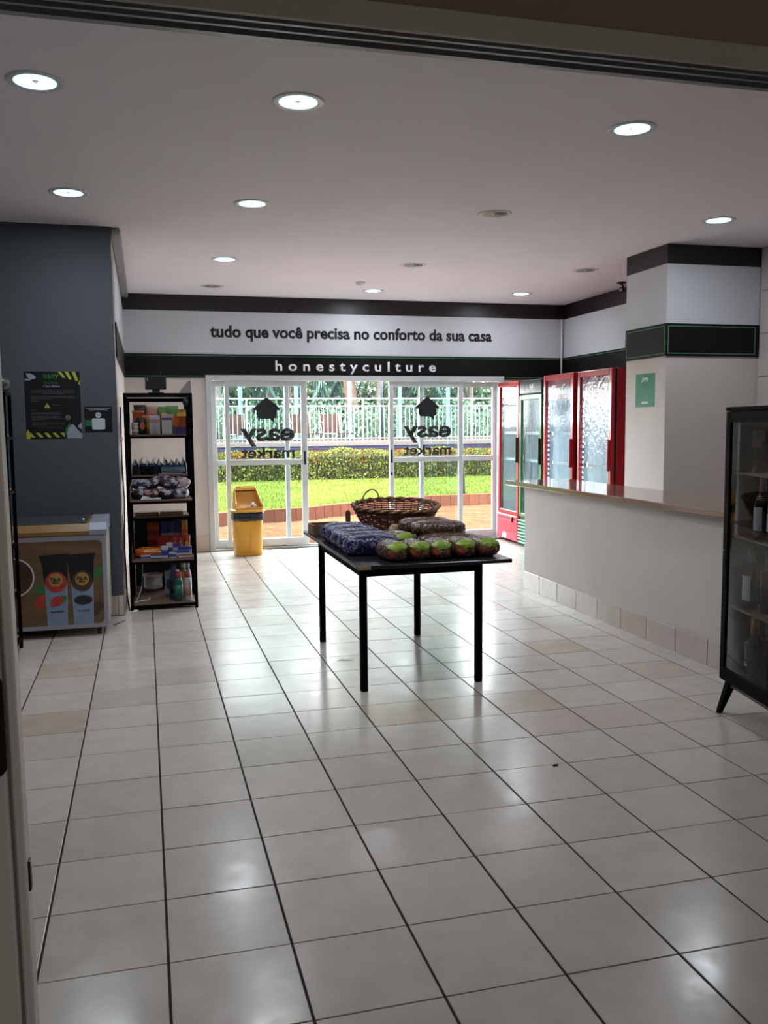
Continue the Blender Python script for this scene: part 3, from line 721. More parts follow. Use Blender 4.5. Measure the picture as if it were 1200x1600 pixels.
def strip_patch(v, nu, j0, j1, a0, a1, off):     # clean label: rows j0..j1, angles a0..a1 degrees around the bag
    i0, i1 = round(a0/360*nu), round(a1/360*nu); nv_ = []; nf = []; w_ = i1-i0+1
    for j in range(j0, j1+1):
        c = sum((v[j*nu+i] for i in range(nu)), Vector())/nu
        for i in range(i0, i1+1):
            p = v[j*nu+i % nu]; d = (p-c); d = d.normalized() if d.length > 1e-6 else Vector((0, -1, 0)); nv_.append(p+d*off+Vector((0, -off*.7, 0)))
    for j in range(j1-j0):
        for i in range(w_-1): a = j*w_+i; nf.append((a, a+1, a+1+w_, a+w_))
    return nv_, nf
def green_loaf(x, y, label, seed, rz):
    t = empty('bread_loaf', (x, y, TZ+.001), rz, label, 'bread', 'bagged loaves with lime green labels')
    NU, NV = 48, 30
    v, f = softbag(.138, .27, .112, seed, .007, NU, NV)
    MB().add(v, f, smooth=True).build('loaf', brownbread, t)
    for nm, m_, j0, j1, a0, a1, o_ in (('label', greenlab, 1, 11, 32, 148, .002), ('label', seedlab, 1, 9, 148, 215, .002), ('label', seedlab, 1, 9, -40, 32, .0012), ('label', redlab, 2, 7, 185, 208, .0035), ('nutrition_label', darklab, 3, 11, -22, 34, .0032)):
        a, b = strip_patch(v, NU, j0, j1, a0, a1, o_); MB().add(a, b, smooth=True).build(nm, m_, t)
    a, b = strip_patch(v, NU, 1, 3, 60, 130, .003)
    nk = MB().lathe([(.04, 0), (.012, .03), (.011, .04), (.03, .07), (.034, .075)], 12)
    nk.v = [(p[0], p[2]+.12, p[1]*.6+.055) for p in nk.v]; nk.build('bag_neck', film, t)
    return t
names = ['green-labelled bread loaf at the front left of the table, next to the blue packs', 'second green-labelled bread loaf from the left in the front row', 'middle green-labelled bread loaf of the front row', 'second green-labelled bread loaf from the right in the front row', 'green-labelled bread loaf at the front right end of the table']
for k, x in enumerate((1.335, 1.475, 1.612, 1.752, 1.888)):
    green_loaf(x, 4.842+.008*k, names[k], k+1, R([4, 2, -3, 3, 7][k]))
green_loaf(1.50, 5.29, 'single green-labelled bread loaf lying behind the front row', 9, R(12))
bl_lab = ['blue bread pack at the front of the row along the left table edge', 'second blue bread pack from the front along the table edge', 'middle blue bread pack of the row along the table edge', 'fourth blue bread pack from the front along the table edge', 'rearmost blue bread pack, beside the wooden tray']
def blue_pack(x, y, label, seed):
    t = empty('bread_pack', (x, y, TZ+.001), R(90+random.uniform(-3, 3)), label, 'bread', 'blue bread packs along the table edge')
    v, f = softbag(.165, .33, .125, seed, .008); MB().add(v, f, smooth=True).build('pack', bluefilm, t)
for k in range(5): blue_pack(1.275, 5.085+k*.175, bl_lab[k], 20+k)
# second layer bags behind
def brown_pack(x, y, z, label, seed, rz, s=1, m=brownbread, grp='brown bread bags piled at the right of the table'):
    t = empty('bread_bag', (x, y, z), rz, label, 'bread', grp)
    v, f = softbag(.17*s, .36*s, .10*s, seed, .009); MB().add(v, f, smooth=True).build('bread', m, t)
    return t
brown_pack(1.79, 5.20, TZ+.001, 'brown bread bag right behind the green-labelled loaves', 31, R(82), 1)
brown_pack(1.80, 5.40, TZ+.001, 'brown bread bag in the middle of the pile at the right table edge', 32, R(86), 1)
brown_pack(1.79, 5.60, TZ+.001, 'brown bread bag at the back of the right pile, below the basket', 33, R(84), 1)
brown_pack(1.76, 5.30, TZ+.074, 'brown bread bag on top of the pile, nearer the camera', 34, R(80), .95)
brown_pack(1.74, 5.50, TZ+.074, 'brown bread bag on top of the pile, nearer the basket', 35, R(88), .95)
kraft = mat('tan bread in clear film', '8a6448', .25, var=.4, vscale=30, bump=.6, bscale=50, spec=.8)
brown_pack(1.565, 5.52, TZ+.02, 'small tan bread bag leaning on the wicker basket', 41, R(20), .62, kraft, 'small tan bread bags below the basket').rotation_euler = (R(38), 0, R(12))
brown_pack(1.66, 5.70, TZ+.03, 'small tan bread bag beside the basket foot', 42, R(-10), .6, kraft, 'small tan bread bags below the basket').rotation_euler = (R(30), 0, R(-14))
brown_pack(1.545, 5.70, TZ+.001, 'small bright blue bread pack just in front of the basket', 43, R(60), .6, bluefilm, 'small packs in front of the basket')
brown_pack(1.50, 5.04, TZ+.001, 'pale film bread pack squeezed between the blue packs and brown pile', 44, R(88), .62, clearfold, 'small packs in front of the basket') if False else None
# wicker basket
wk = empty('wicker_basket', (1.70, 6.06, TZ), 0, 'large round wicker basket with two hoop handles at the back of the table', 'basket')
mb = MB(); n = 64; rb_, rt_, hb = .20, .305, .185
def wr_(t_): return rb_+(rt_-rb_)*(t_**.85)
def wz(t_, a): return t_*hb+.018*t_*t_*(-math.cos(2*a))*0+.022*t_*t_*math.sin(a)
rows = 15
for j in range(rows+1):
    t_ = j/rows; pts = []
    for i in range(n):
        a = 2*PI*i/n; r_ = wr_(t_)+.0045*math.cos(a*n/4+PI*(j % 2)); pts.append((r_*math.cos(a), r_*math.sin(a), .006+wz(t_, a)))
    mb.tube(pts, .0052, 5, closed=True)
mb.build('weave', 'wicker', wk)
mb = MB()
for i in range(32):
    a = 2*PI*(i+.5)/32; mb.tube([(wr_(t_)*math.cos(a), wr_(t_)*math.sin(a), wz(t_, a)+.004) for t_ in (0, .33, .66, 1)], .004, 4)
mb.build('stakes', 'wicker', wk)
mb = MB()
for ph in (0, PI):
    pts = []
    for i in range(96):
        a = 2*PI*i/96; pts.append(((rt_+.008*math.cos(12*a+ph))*math.cos(a), (rt_+.008*math.cos(12*a+ph))*math.sin(a), wz(1, a)+.01+.008*math.sin(12*a+ph)))
    mb.tube(pts, .009, 5, closed=True)
mb.build('braided_rim', 'wicker2', wk)
MB().lathe([(0, 0), (.2, 0), (.2, .006), (0, .006)], 32, smooth=False).build('base', 'wicker', wk)
for a0, hh in ((R(112), .085), (R(-62), .07)):
    c_ = Vector((rt_*math.cos(a0), rt_*math.sin(a0), wz(1, a0))); tdir = Vector((-math.sin(a0), math.cos(a0), 0))
    lean = Vector((-math.cos(a0), -math.sin(a0), 0))*.02
    pts = [c_+tdir*(.075*math.cos(q_))+Vector((0, 0, hh*math.sin(q_)))+lean*math.sin(q_) for q_ in [PI*k/14 for k in range(15)]]
    MB().tube(pts, .0055, 6).build('handle', 'wicker2', wk)
# wooden tray with an upright slat
tw = empty('wooden_tray', (1.215, 6.13, TZ), R(0), 'small dark wooden tray behind the blue packs', 'tray')
MB().cbox((-.11, -.09, 0), (.11, .13, .012), .002).build('base', 'wood', tw)
MB().cbox((-.11, -.09, .012), (.11, -.078, .072), .002).cbox((-.11, .118, .012), (.11, .13, .072), .002).cbox((-.11, -.078, .012), (-.098, .118, .072), .002).cbox((.098, -.078, .012), (.11, .118, .072), .002).build('side_panel', 'wood', tw)
MB().prism([(-.017, 0), (.017, 0), (.017, .155), (.012, .168), (0, .174), (-.012, .168), (-.017, .155)], -.006, .006, 'y').build('upright_slat', 'wood', tw, (.13, -.11, .001))

# ---------------------------------------------------------------- chest freezer
fz = empty('chest_freezer', (-.285, 6.50, 0), 0, 'chest freezer printed with ice lollies in front of the grey wall', 'freezer')
FW = 1.12
MB().cbox((-FW, 0, .06), (0, .58, .715), .012).build('body', mat('freezer cream', 'a89f95', .4), fz)
MB().prism(rrect(FW-.05, .60, .035, 5, -FW/2, .385), -.004, 0.0, 'y').build('front_panel', mat('wood print', '6d5538', .35, var=.22, vscale=3, stretch=(1, 1, 6)), fz)
bord = MB()
o_, i_ = rrect(FW-.006, .65, .02, 5, -FW/2, .387), rrect(FW-.06, .59, .035, 5, -FW/2, .385); n = len(o_)
bord.add([(p[0], -.007, p[1]) for p in o_]+[(p[0], -.007, p[1]) for p in i_]+[(p[0], 0, p[1]) for p in o_]+[(p[0], 0, p[1]) for p in i_],
         [(k, (k+1) % n, n+(k+1) % n, n+k) for k in range(n)]+[(k, (k+1) % n, 2*n+(k+1) % n, 2*n+k) for k in range(n)]+[(n+k, n+(k+1) % n, 3*n+(k+1) % n, 3*n+k) for k in range(n)])
bord.build('front_border', mat('pale lilac frame', '9c98a4', .4), fz)
ochre = mat('ochre lid rim', '8a6735', .35)
lidb = MB().prism([(-.012, .718), (-.012, .745), (.03, .795), (.59, .80), (.59, .718)], -FW-.005, -.11, 'x').build('lid', ochre, fz)
MB().prism([(.028, .797), (.05, .801), (.56, .806), (.56, .80)], -FW+.05, -.13, 'x').build('sliding_glass', mat('dark lid glass', '4a5052', .08), lidb)
MB().prism([(-.014, .716), (-.014, .752), (.028, .798), (.595, .805), (.595, .716)], -.11, .006, 'x').build('corner_cap', mat('grey corner cap', '9095a5', .4), fz)
MB().cyl((-.15, .045, .80), (-.15, .045, .83), .009, 10).cyl((-.15, .03, .822), (-.15, .06, .822), .006, 8).build('lock', 'steel', fz)
wh = MB()
for a in (-.07, -FW+.07):
    for c_ in (.06, .52):
        MB().cyl((a-.012, c_, .024), (a+.012, c_, .024), .024, 12).box((a-.015, c_-.012, .024), (a+.015, c_+.012, .062)).build('wheel', 'blackplastic', fz)
# printed lollies on the front
fp = empty('front_print', (0, 0, 0)); bpy.data.objects.remove(fp)
blk_ = mat('black print', '0b0d13', .4); lb_ = mat('light blue print', '7f91aa', .4, var=.12, vscale=6); gold = mat('gold print', 'a98a45', .4)
redp = mat('red fruit print', 'b2362f', .4, var=.2, vscale=25); grn = mat('leaf print', '2f7a35', .4, var=.2, vscale=12); bry = mat('berry print', '23202f', .4, var=.3, vscale=30)
brn = mat('brown print', '4a2f22', .4, var=.3, vscale=18); pal = mat('pale print ring', 'd5d3dc', .4)
def flat(name, m, pts, d): return MB().prism(pts, -.004-d*.0012, -.004-(d-1)*.0012, 'y').build(name, m, fz)
for cx, ringm, d in ((-.345, redp, 1), (-.172, brn, 2)):
    flat('printed_wrapper', lb_, [(cx-.072, .40), (cx+.078, .40), (cx+.07, .09), (cx-.062, .09)], d)
    flat('printed_wrapper', blk_, [(cx-.105, .585), (cx+.10, .59 if d == 2 else .595), (cx+.086, .555), (cx+.077, .385), (cx-.072, .385), (cx-.088, .54)], d+.5)
    flat('printed_disc', ringm, ell(.072, .072, 24, cx+.003, .395), d+1)
    flat('printed_disc', gold, ell(.046, .046, 24, cx+.003, .41), d+2)
    text('Pik.A', 'lettering', blk_, fz, w=.066, h=.028, loc=(cx+.003, -.0082-d*.0012, .416), off=.02, depth=.0006)
    text('filo', 'lettering', blk_, fz, w=.04, h=.018, loc=(cx+.0, -.0082-d*.0012, .393), off=.02, depth=.0006)
    flat('printed_fruit', redp if d == 1 else bry, [(cx-.045+.0, .245), (cx-.02, .29), (cx+.01, .30), (cx+.05, .285), (cx+.055, .255), (cx+.02, .232), (cx-.03, .222)] if d == 1 else ell(.062, .034, 16, cx+.005, .262), d+1)
    if d == 1: flat('printed_leaf', grn, [(cx+.03, .305), (cx+.072, .295), (cx+.06, .25), (cx+.045, .27)], d+1.5)
    text('MORANGO' if d == 1 else 'AÇAÍ', 'lettering', blk_, fz, w=.085, h=.014, loc=(cx+.005, -.0082-d*.0012, .188), off=.02, depth=.0006)
    MB()
flat('printed_leaf', grn, [(-.085, .46), (-.03, .505), (-.025, .46), (-.06, .42), (-.09, .40)], 1)
flat('printed_leaf', grn, [(-.49, .36), (-.43, .385), (-.415, .33), (-.47, .31)], .6)
flat('printed_fruit', redp, [(-.475, .30), (-.42, .315), (-.415, .225), (-.46, .215), (-.49, .25)], .7)
flat('printed_fruit', brn, [(-.095, .235), (-.06, .255), (-.025, .22), (-.03, .19), (-.075, .155), (-.1, .13)], .8)
flat('printed_disc', pal, ell(.135, .135, 28, -.615, .44), 1); flat('printed_disc', brn, ell(.125, .125, 28, -.615, .44), 2)
pf = MB().cyl((.02, .1, .02), (.10, .3, .012), .004, 6).build('power_cable', 'blackplastic', None, (-.285, 6.62, 0)); tag(pf, 'thin black cable on the floor behind the freezer', 'cable')

# posters on the grey wall
ps = empty('warning_poster', (-.655, YF, 1.63), 0, 'large black notice with yellow hazard stripes on the grey wall', 'poster')
PB = mat('black poster paper', '0b0c0e', .35); YH = mat('hazard yellow', 'a8a838', .4); GP = mat('green poster ink', '1d6a38', .4); GYP = mat('grey print', '8f93a3', .4); GY2 = mat('dim print', '55565c', .4)
MB().box((-.197, -.002, -.251), (.197, 0, .251)).build('sheet', PB, ps)
def pf_(name, m, pts, d=1): return MB().prism(pts, -.002-d*.0004, -.002-(d-1)*.0004, 'y').build(name, m, ps)
for k in range(3): pf_('hazard_stripe', YH, [(.04+k*.05, .251), (.065+k*.05, .251), (.095+k*.045, .205-k*.012), (.075+k*.045, .205-k*.012)])
pf_('hazard_stripe', YH, [(.197, .19), (.185, .165), (.197, .145)])
for k in range(5): pf_('hazard_stripe', YH, [(-.19+k*.058, -.205), (-.165+k*.058, -.205), (-.135+k*.058, -.24), (-.16+k*.058, -.24)])
pf_('hazard_stripe', YH, [(-.197, -.251), (-.197, -.2), (-.185, -.18), (-.170, -.21), (-.172, -.251)], 2)
pf_('camera_icon', GYP, [(-.185, .235), (-.15, .236), (-.115, .215), (-.118, .198), (-.15, .192), (-.17, .205)]); pf_('camera_icon', GYP, [(-.192, .197), (-.15, .197), (-.15, .186), (-.192, .183)])
text('easy', 'lettering', GP, ps, w=.115, h=.045, loc=(-.01, -.0021, .208), off=.02, depth=.0005)
text('market', 'lettering', GP, ps, w=.10, h=.022, loc=(-.01, -.0021, .168), off=.01, depth=.0005)
text('Caro cliente', 'lettering', GYP, ps, w=.115, h=.017, loc=(-.005, -.0021, .143), off=.02, depth=.0005)
tri = pf_('warning_sign', YH, [(-.065, -.02), (-.043, .018), (-.021, -.02)])
MB().box((-.045, -.0034, -.005), (-.041, -.0024, .008)).box((-.045, -.0034, -.014), (-.041, -.0024, -.010)).build('exclamation_mark', PB, tri)
ln = MB()
rl = random.Random(2)
for z, a, b in ((.112, -.15, .15), (.102, -.15, .155), (.094, -.15, .155), (.086, -.07, .08), (.066, -.155, .145), (.057, -.155, .17), (.048, -.155, -.01), (.031, -.155, -.10), (.003, -.012, .05), (-.036, -.155, -.12), (-.056, -.155, .045), (-.065, -.155, .05), (-.083, -.155, .04), (-.091, -.155, .045), (-.099, -.155, .07), (-.108, -.155, -.06), (-.13, -.155, .06), (-.138, -.155, .08), (-.148, -.155, -.04), (-.168, -.14, .055)):
    x = a
    while x < b:
        l_ = rl.uniform(.008, .03); ln.box((x, -.0024, z-.0016), (min(b, x+l_), -.002, z+.0016)); x += l_+.0035
ln.build('printed_lines', GY2, ps)
pf_('printed_figure', GYP, [(.197, -.25), (.197, -.215), (.165, -.18), (.14, -.145), (.125, -.145), (.10, -.175), (.088, -.22), (.09, -.25)]); pf_('printed_figure', GYP, [(.168, -.158), (.197, -.13), (.197, -.185)])
pf_('printed_figure', GP, [(.09, -.25), (.088, -.22), (.10, -.175), (.125, -.145), (.11, -.135), (.085, -.17), (.073, -.215), (.075, -.25)])
MB().lathe([(.016, 0), (.021, 0), (.021, .0006), (.016, .0006)], 16).build('printed_lens', GY2, ps, (.10, -.0022, -.093), rot=(R(90), 0, 0))
ps2 = empty('code_poster', (-.335, YF, 1.523), 0, 'small black notice with a white rounded square right of the large poster', 'poster')
MB().box((-.10, -.002, -.097), (.10, 0, .097)).build('sheet', PB, ps2)
w1 = MB().prism(rrect(.095, .085, .012, 4, .0, -.035), -.0026, -.002, 'y').prism(ell(.021, .021, 20, .0, .032), -.0026, -.002, 'y').build('white_badge', mat('pale badge', 'b6bcc6', .4), ps2)
text('easy', 'lettering', PB, w1, w=.026, h=.010, loc=(0, -.0027, .032), off=.02, depth=.0004)
MB().box((-.097, -.0024, -.05), (-.05, -.002, -.005)).build('green_block', GP, ps2)
MB().box((-.085, -.0024, .080), (.085, -.002, .084)).box((-.07, -.0024, .069), (.07, -.002, .073)).build('printed_lines', GYP, ps2)

# ---------------------------------------------------------------- racks
def rack(name, loc, w_, d_, h_, shelves, label, shelfm='wood', back=True):
    t = empty(name, loc, 0, label, 'rack')
    p = .022
    for x in (0, w_-p):
        for y in (0, d_-p): MB().cbox((x, y, 0), (x+p, y+p, h_), .002).build('post', 'blackmetal', t)
    tf = MB()
    for y in (0, d_-p): tf.box((p, y+.002, h_-p), (w_-p, y+p-.002, h_-.001))
    for x in (0, w_-p): tf.box((x+.002, p, h_-p), (x+p-.002, d_-p, h_-.001))
    tf.build('top_frame', 'blackmetal', t)
    for z in shelves:
        s_ = MB().cbox((.004+p*.0, .003, z-.014), (w_-.004, d_-.003, z), .002)
        o = MB().cbox((p+.001, .002, z-.014), (w_-p-.001, d_-.002, z), .002).build('shelf', shelfm, t)
        r_ = MB().box((p, .001, z-.032), (w_-p, .016, z-.0145)).box((p, d_-.016, z-.032), (w_-p, d_-.001, z-.0145)).box((.003, p, z-.032), (.018, d_-p, z-.0145)).box((w_-.018, p, z-.032), (w_-.003, d_-p, z-.0145))
        r_.build('shelf_rail', 'blackmetal', o)
    return t
FY = 7.29
rk = rack('shelf_rack', (-.152, FY, 0), .527, .40, 1.727, (.055, .405, .885), 'black metal rack with walnut shelves nearest the room, beside the grey wall')
rk2 = rack('shelf_rack', (-.140, FY+.42, 0), .505, .40, 1.70, (.05, .38, .715, 1.06, 1.40), 'second black rack standing directly behind the front one')
MB().box((.024, .385, .052), (.481, .391, .70)).build('back_panel', mat('dark back board', '1d1715', .6), rk2)
for z in (1.40, 1.06):
    MB().box((.012, -.0, z), (.018, .38, z+.10)).build('side_guard', 'wood', rk2)
for z in (.405, .885):
    MB().box((.024, .02, z), (.030, .38, z+.10)).build('side_guard', 'wood', rk)
# products ------------------------------------------------------------
def cm(hx, **k): return mat('product '+hx, ''.join('%02x' % int(int(hx[i:i+2], 16)*.84) for i in (0, 2, 4)), k.get('rough', .4), var=k.get('var', .15), vscale=30)
def carton(x, y, z, w_, d_, h_, m, m2, label, grp, rz=0, name='carton', stripe=(.15, .5), cat='box'):
    t = empty(name, (x, y, z+.0005), rz, label, cat, grp)
    MB().cbox((-w_/2, -d_/2, 0), (w_/2, d_/2, h_), .0025).build('box', m, t)
    MB().box((-w_/2-.0008, -d_/2-.0008, h_*stripe[0]), (w_/2+.0008, d_/2+.0008, h_*stripe[1])).build('printed_band', m2, t)
    return t
def pouch(x, y, z, w_, h_, d_, m, m2, label, grp, rz=0, seed=0, rot=None, cat='pouch', name='snack_pouch'):
    t = empty(name, (x, y, z+.0005), rz, label, cat, grp)
    if rot: t.rotation_euler = rot
    rnd_ = random.Random(seed); mb = MB(); n = 8; rows = 6; v = []; f = []
    for j in range(rows+1):
        k = j/rows; th = d_*.5*math.sin(PI*min(.98, k*.9+.1)) if k < 1 else .001
        ww = w_/2*(1-.08*math.sin(PI*k))
        for i in range(n):
            a = 2*PI*i/n; v.append((ww*math.copysign(abs(math.cos(a))**.7, math.cos(a))+rnd_.uniform(-1, 1)*.002, th*math.sin(a)+rnd_.uniform(-1, 1)*.003, k*h_))
    for j in range(rows):
        for i in range(n): a = j*n+i; b = j*n+(i+1) % n; f.append((a, b, b+n, a+n))
    f += [tuple(reversed(range(n))), tuple(range(rows*n, rows*n+n))]
    mb.add(v, f, smooth=True); mb.build('bag', m, t)
    MB().prism(ell(w_*.3, h_*.22, 12, 0, h_*.5), -d_*.5-.003, -d_*.5-.0005, 'y').build('label', m2, t)
    return t
X0r = -.14
# shelf 1 (rear rack, top): pouches, packets, cartons
S1 = 1.40; yb = FY+.42
org = cm('d2622b'); crm = cm('cdbfae'); wht = cm('c9cbd2', var=.05); pur = cm('5a3a78'); grnp = cm('4c8a33'); ylw = cm('d8a83a'); blkp = cm('1d1a1d', var=.3); pnk = cm('b98c84'); blu = cm('2c4c9a'); redc = cm('b92f28'); tan = cm('a78e6c'); navy = cm('1c2742', var=.4)
grp1 = 'groceries on the top shelf of the rear rack'
for k in range(3):
    t = empty('white_tub', (-.075, yb+.06, S1+k*.033+.0005), 0, ['bottom one of three stacked white tubs', 'middle one of three stacked white tubs', 'top one of three stacked white tubs'][k]+' at the top shelf edge', 'tub', 'stacked white tubs on the top shelf')
    MB().lathe([(.025, 0), (.028, .024), (.030, .025), (.030, .032), (0, .032)], 14).build('tub', 'whiteplastic', t)
for k, (x, y, w_, h_, a, b, l) in enumerate(((-.045, .16, .10, .20, org, blkp, 'orange snack pouch behind the stacked tubs'), (-.015, .07, .07, .14, blkp, org, 'black snack pouch standing beside the white tubs'), (.03, .12, .10, .16, org, ylw, 'orange snack pouch between the black pouch and the white packet'), (.165, .2, .06, .18, org, crm, 'slim orange pouch between the two white packets'))):
    pouch(x, yb+y, S1, w_, h_, .045, a, b, l, grp1, seed=k)
carton(.085, yb+.06, S1, .085, .05, .155, wht, pnk, 'tall white milk packet left of centre on the top shelf', grp1, R(3), stripe=(.62, .8))
carton(.185, yb+.05, S1, .085, .055, .165, wht, pur, 'square white packet in the middle of the top shelf', grp1, 0, stripe=(.72, .82))
for k in range(4): carton(.258+k*.030, yb+.045, S1, .028, .05, .15, org, pur, ['first', 'second', 'third', 'fourth'][k]+' orange and purple carton from the left on the top shelf', 'orange and purple cartons on the top shelf', 0, stripe=(.03, .42))
for k, (x, c1, c2, l, h_) in enumerate(((-.03, blkp, pnk, 'black bag at the back of the top shelf', .25), (.07, pnk, redc, 'pink bag at the back of the top shelf', .24), (.16, grnp, org, 'green vegetable bag at the back, left one', .235), (.235, grnp, ylw, 'green vegetable bag at the back, right one', .24), (.31, ylw, crm, 'yellow bag at the back right of the top shelf', .21))):
    pouch(x, yb+.27, S1, .105, h_, .05, c1, c2, l, grp1, seed=10+k)
# shelf 2: dark pouches with white tips
S2 = 1.06
rs2 = random.Random(12)
o2 = ['first', 'second', 'third', 'fourth', 'fifth', 'sixth', 'seventh', 'eighth', 'ninth']
for k in range(9):
    x = -.085+k*.05
    t = empty('dark_pouch', (x, yb+.16+rs2.uniform(-.03, .03), S2+.0005), R(rs2.uniform(-25, 25)), o2[k]+' dark pouch with a white tip from the left on the second shelf', 'pouch', 'dark pouches with white tips on the second shelf')
    mb = MB().add([(-.028, -.02, 0), (.028, -.02, 0), (.028, .02, 0), (-.028, .02, 0), (-.024, -.016, .085), (.024, -.016, .085), (.024, .016, .085), (-.024, .016, .085), (rs2.uniform(-.01, .01), 0, .13)],
                  [(0, 3, 2, 1), (0, 1, 5, 4), (1, 2, 6, 5), (2, 3, 7, 6), (3, 0, 4, 7), (4, 5, 8), (5, 6, 8), (6, 7, 8), (7, 4, 8)])
    mb.build('bag', navy, t)
    tx = rs2.uniform(-.012, .012)
    MB().add([(-.022, -.019, .080), (.002, -.021, .078), (tx, -.004, .148), (tx+.006, .004, .145)], [(0, 1, 2), (1, 3, 2), (0, 2, 3), (0, 3, 1)]).build('tip', wht, t)
for k, x in enumerate((-.02, .045)):
    t = empty('dark_cup', (x, yb+.05, S2+.0005), 0, ('left' if k == 0 else 'right')+' one of two dark cups at the front of the second shelf', 'cup', 'dark cups on the second shelf')
    MB().lathe([(.02, 0), (.027, .085), (.029, .087), (.029, .095), (0, .095)], 14).build('cup', navy, t)
    MB().lathe([(.0285, .078), (.0285, .084)], 14).build('band', blu, t)
for k, z in enumerate((0, .016, .032)):
    carton(.20+.01*k, yb+.05, S2+z, .19-.03*k, .09, .014, navy, wht, ['lowest', 'middle', 'upper'][k]+' flat dark packet with white edge on the second shelf', 'flat packets on the second shelf', R(2*k), stripe=(.3, .7))
for k in range(4):
    carton(.15+k*.05, yb+.10, S2, .045, .04, .075, cm('274a73'), cm('7fa8b8'), o2[k]+' small blue carton behind the flat packets', 'small blue cartons on the second shelf', 0, stripe=(.3, .8))
# shelf 3 (front rack): pile of crumpled dark and white bags
S3 = .885
rs3 = random.Random(4)
plm = cm('3a2432', var=.5); wbag = cm('a9a6b2', var=.3)
PK = 1.6
pile = [(-.055, .10, 0, .13, 10, blkp, wbag, 'dark crumpled snack bag at the left of the pile'), (.04, .08, 0, .14, -20, plm, pnk, 'plum coloured snack bag low in the pile'), (.15, .09, 0, .15, 15, blkp, wbag, 'dark snack bag low in the middle of the pile'),
        (.26, .10, 0, .14, -10, wbag, plm, 'pale crumpled snack bag at the right of the pile'), (-.03, .17, .045, .13, 35, navy, wbag, 'navy snack bag with white marks at the left back'), (.06, .16, .05, .13, -35, blkp, wbag, 'black and white snack bag in the middle of the pile'),
        (.17, .16, .055, .16, 25, plm, wbag, 'large dark plum bag on top of the pile'), (.27, .18, .045, .13, -30, wbag, pnk, 'silvery pink bag sloping down at the right')]
for k, (x, y, z, s_, a, m1, m2, l) in enumerate(pile):
    t = empty('snack_bag', (x, FY+.04+y, S3+z*PK+.001), R(a), l, 'snack bag', 'crumpled snack bags piled on the middle shelf')
    if z: t.rotation_euler = (R(rs3.uniform(8, 22)), R(rs3.uniform(-14, 14)), R(a))
    v, f = softbag(s_, s_*1.3, .085, 50+k, .014, 18, 10); MB().add(v, f, smooth=True).build('bag', m1, t)
    a_, b_ = patch(v, f, lambda c: c.z > .035 and math.sin(c.x*80+c.y*60+k) > .1, .0015); MB().add(a_, b_, smooth=True).build('print', m2, t)
tw_ = tag(MB().add([(-.10, 0, .0), (.02, -.004, 0), (.06, 0, 0), (.06, .02, .012), (.0, .03, .014), (-.08, .02, .03)], [(0, 1, 4, 5), (1, 2, 3, 4)]).build('paper_strip', wht, None, (.05, FY+.012, S3+.003)), 'white paper strip lying at the front of the middle shelf', 'paper')
# rear shelf below: two flat packs
for k, x in enumerate((-.0, .20)): carton(x, yb+.12, .715, .19, .14, .03, crm, tan, ('left' if k == 0 else 'right')+' flat cream pack on the low shelf of the rear rack', 'flat cream packs on the rear rack', 0, stripe=(.4, .9))
# shelf 4 rear: boxes
S4r = .38
for k in range(3): carton(.135+k*.058, yb+.22, S4r, .052, .06, .27, blu, crm, o2[k]+' tall blue and white box from the left at the back', 'tall blue and white boxes on the rear rack', 0, stripe=(.05, .62))
for k in range(3): carton(-.0+.012*k*0+.045, yb+.22, S4r+.09*k, .10, .08, .088, redc, org, ['lowest', 'middle', 'top'][k]+' orange box of the stack at the back left', 'stacked orange boxes on the rear rack', 0, stripe=(.3, .7))
for k in range(2): carton(.305+.002*k, yb+.2, S4r+.135*k, .05, .07, .132, ylw, org, ['lower', 'upper'][k]+' yellow box at the back right of the rear rack', 'stacked yellow boxes on the rear rack', 0, stripe=(.2, .5))
for k in range(5): carton(.10+k*.052, yb+.07, S4r, .05, .07, .155, redc, org, o2[k]+' red box from the left in the row in front', 'row of red boxes on the rear rack', 0, stripe=(.15, .45))
# shelf 4 front
S4 = .405
t = empty('orange_bag', (.035, FY+.17, S4+.001), R(80), 'large shiny orange bag lying on the lower shelf', 'snack bag')
v, f = softbag(.17, .28, .085, 71, .012, 22, 14); MB().add(v, f, smooth=True).build('bag', mat('glossy orange film', 'c4561f', .15, var=.3, vscale=15, bump=.5, bscale=40), t)
a_, b_ = patch(v, f, lambda c: c.z > .05 and math.sin(c.x*70+c.y*30) > .5, .0015); MB().add(a_, b_, smooth=True).build('print', ylw, t)
for k, (x, y, w_, d_, h_, a, m1, m2, l) in enumerate(((-.01, .06, .11, .03, .03, 8, wht, blu, 'white toothpaste box at the left of the lower shelf'), (.06, .05, .09, .03, .035, -5, blu, wht, 'blue and white toothpaste box beside it'), (.125, .06, .055, .04, .10, 3, wht, blu, 'upright white and blue box on the lower shelf'), (.165, .09, .05, .04, .12, 0, wht, pur, 'upright white box behind the upright blue and white one'),
        (.19, .045, .06, .04, .05, -8, wht, blu, 'small white box in the middle of the lower shelf'), (.26, .05, .12, .04, .06, 4, blu, wht, 'long blue box at the right of the lower shelf'), (.285, .10, .11, .04, .085, -4, cm('3b3f8f'), wht, 'violet blue box behind the long blue one'), (.29, .02, .12, .028, .03, 9, redc, wht, 'red and white box at the front right edge'), (.21, .13, .09, .04, .11, 6, pur, wht, 'purple box in the second row'))):
    carton(x, FY+y+.01, S4, w_, d_, h_, m1, m2, l, 'toiletries on the lower shelf', R(a), stripe=(.25, .7))
for k in range(3):
    pouch(.21+.05*k, FY+.27, S4, .06, .16, .05, redc, ylw, o2[k]+' red pouch from the left behind the toiletries', 'red pouches on the lower shelf', seed=80+k)
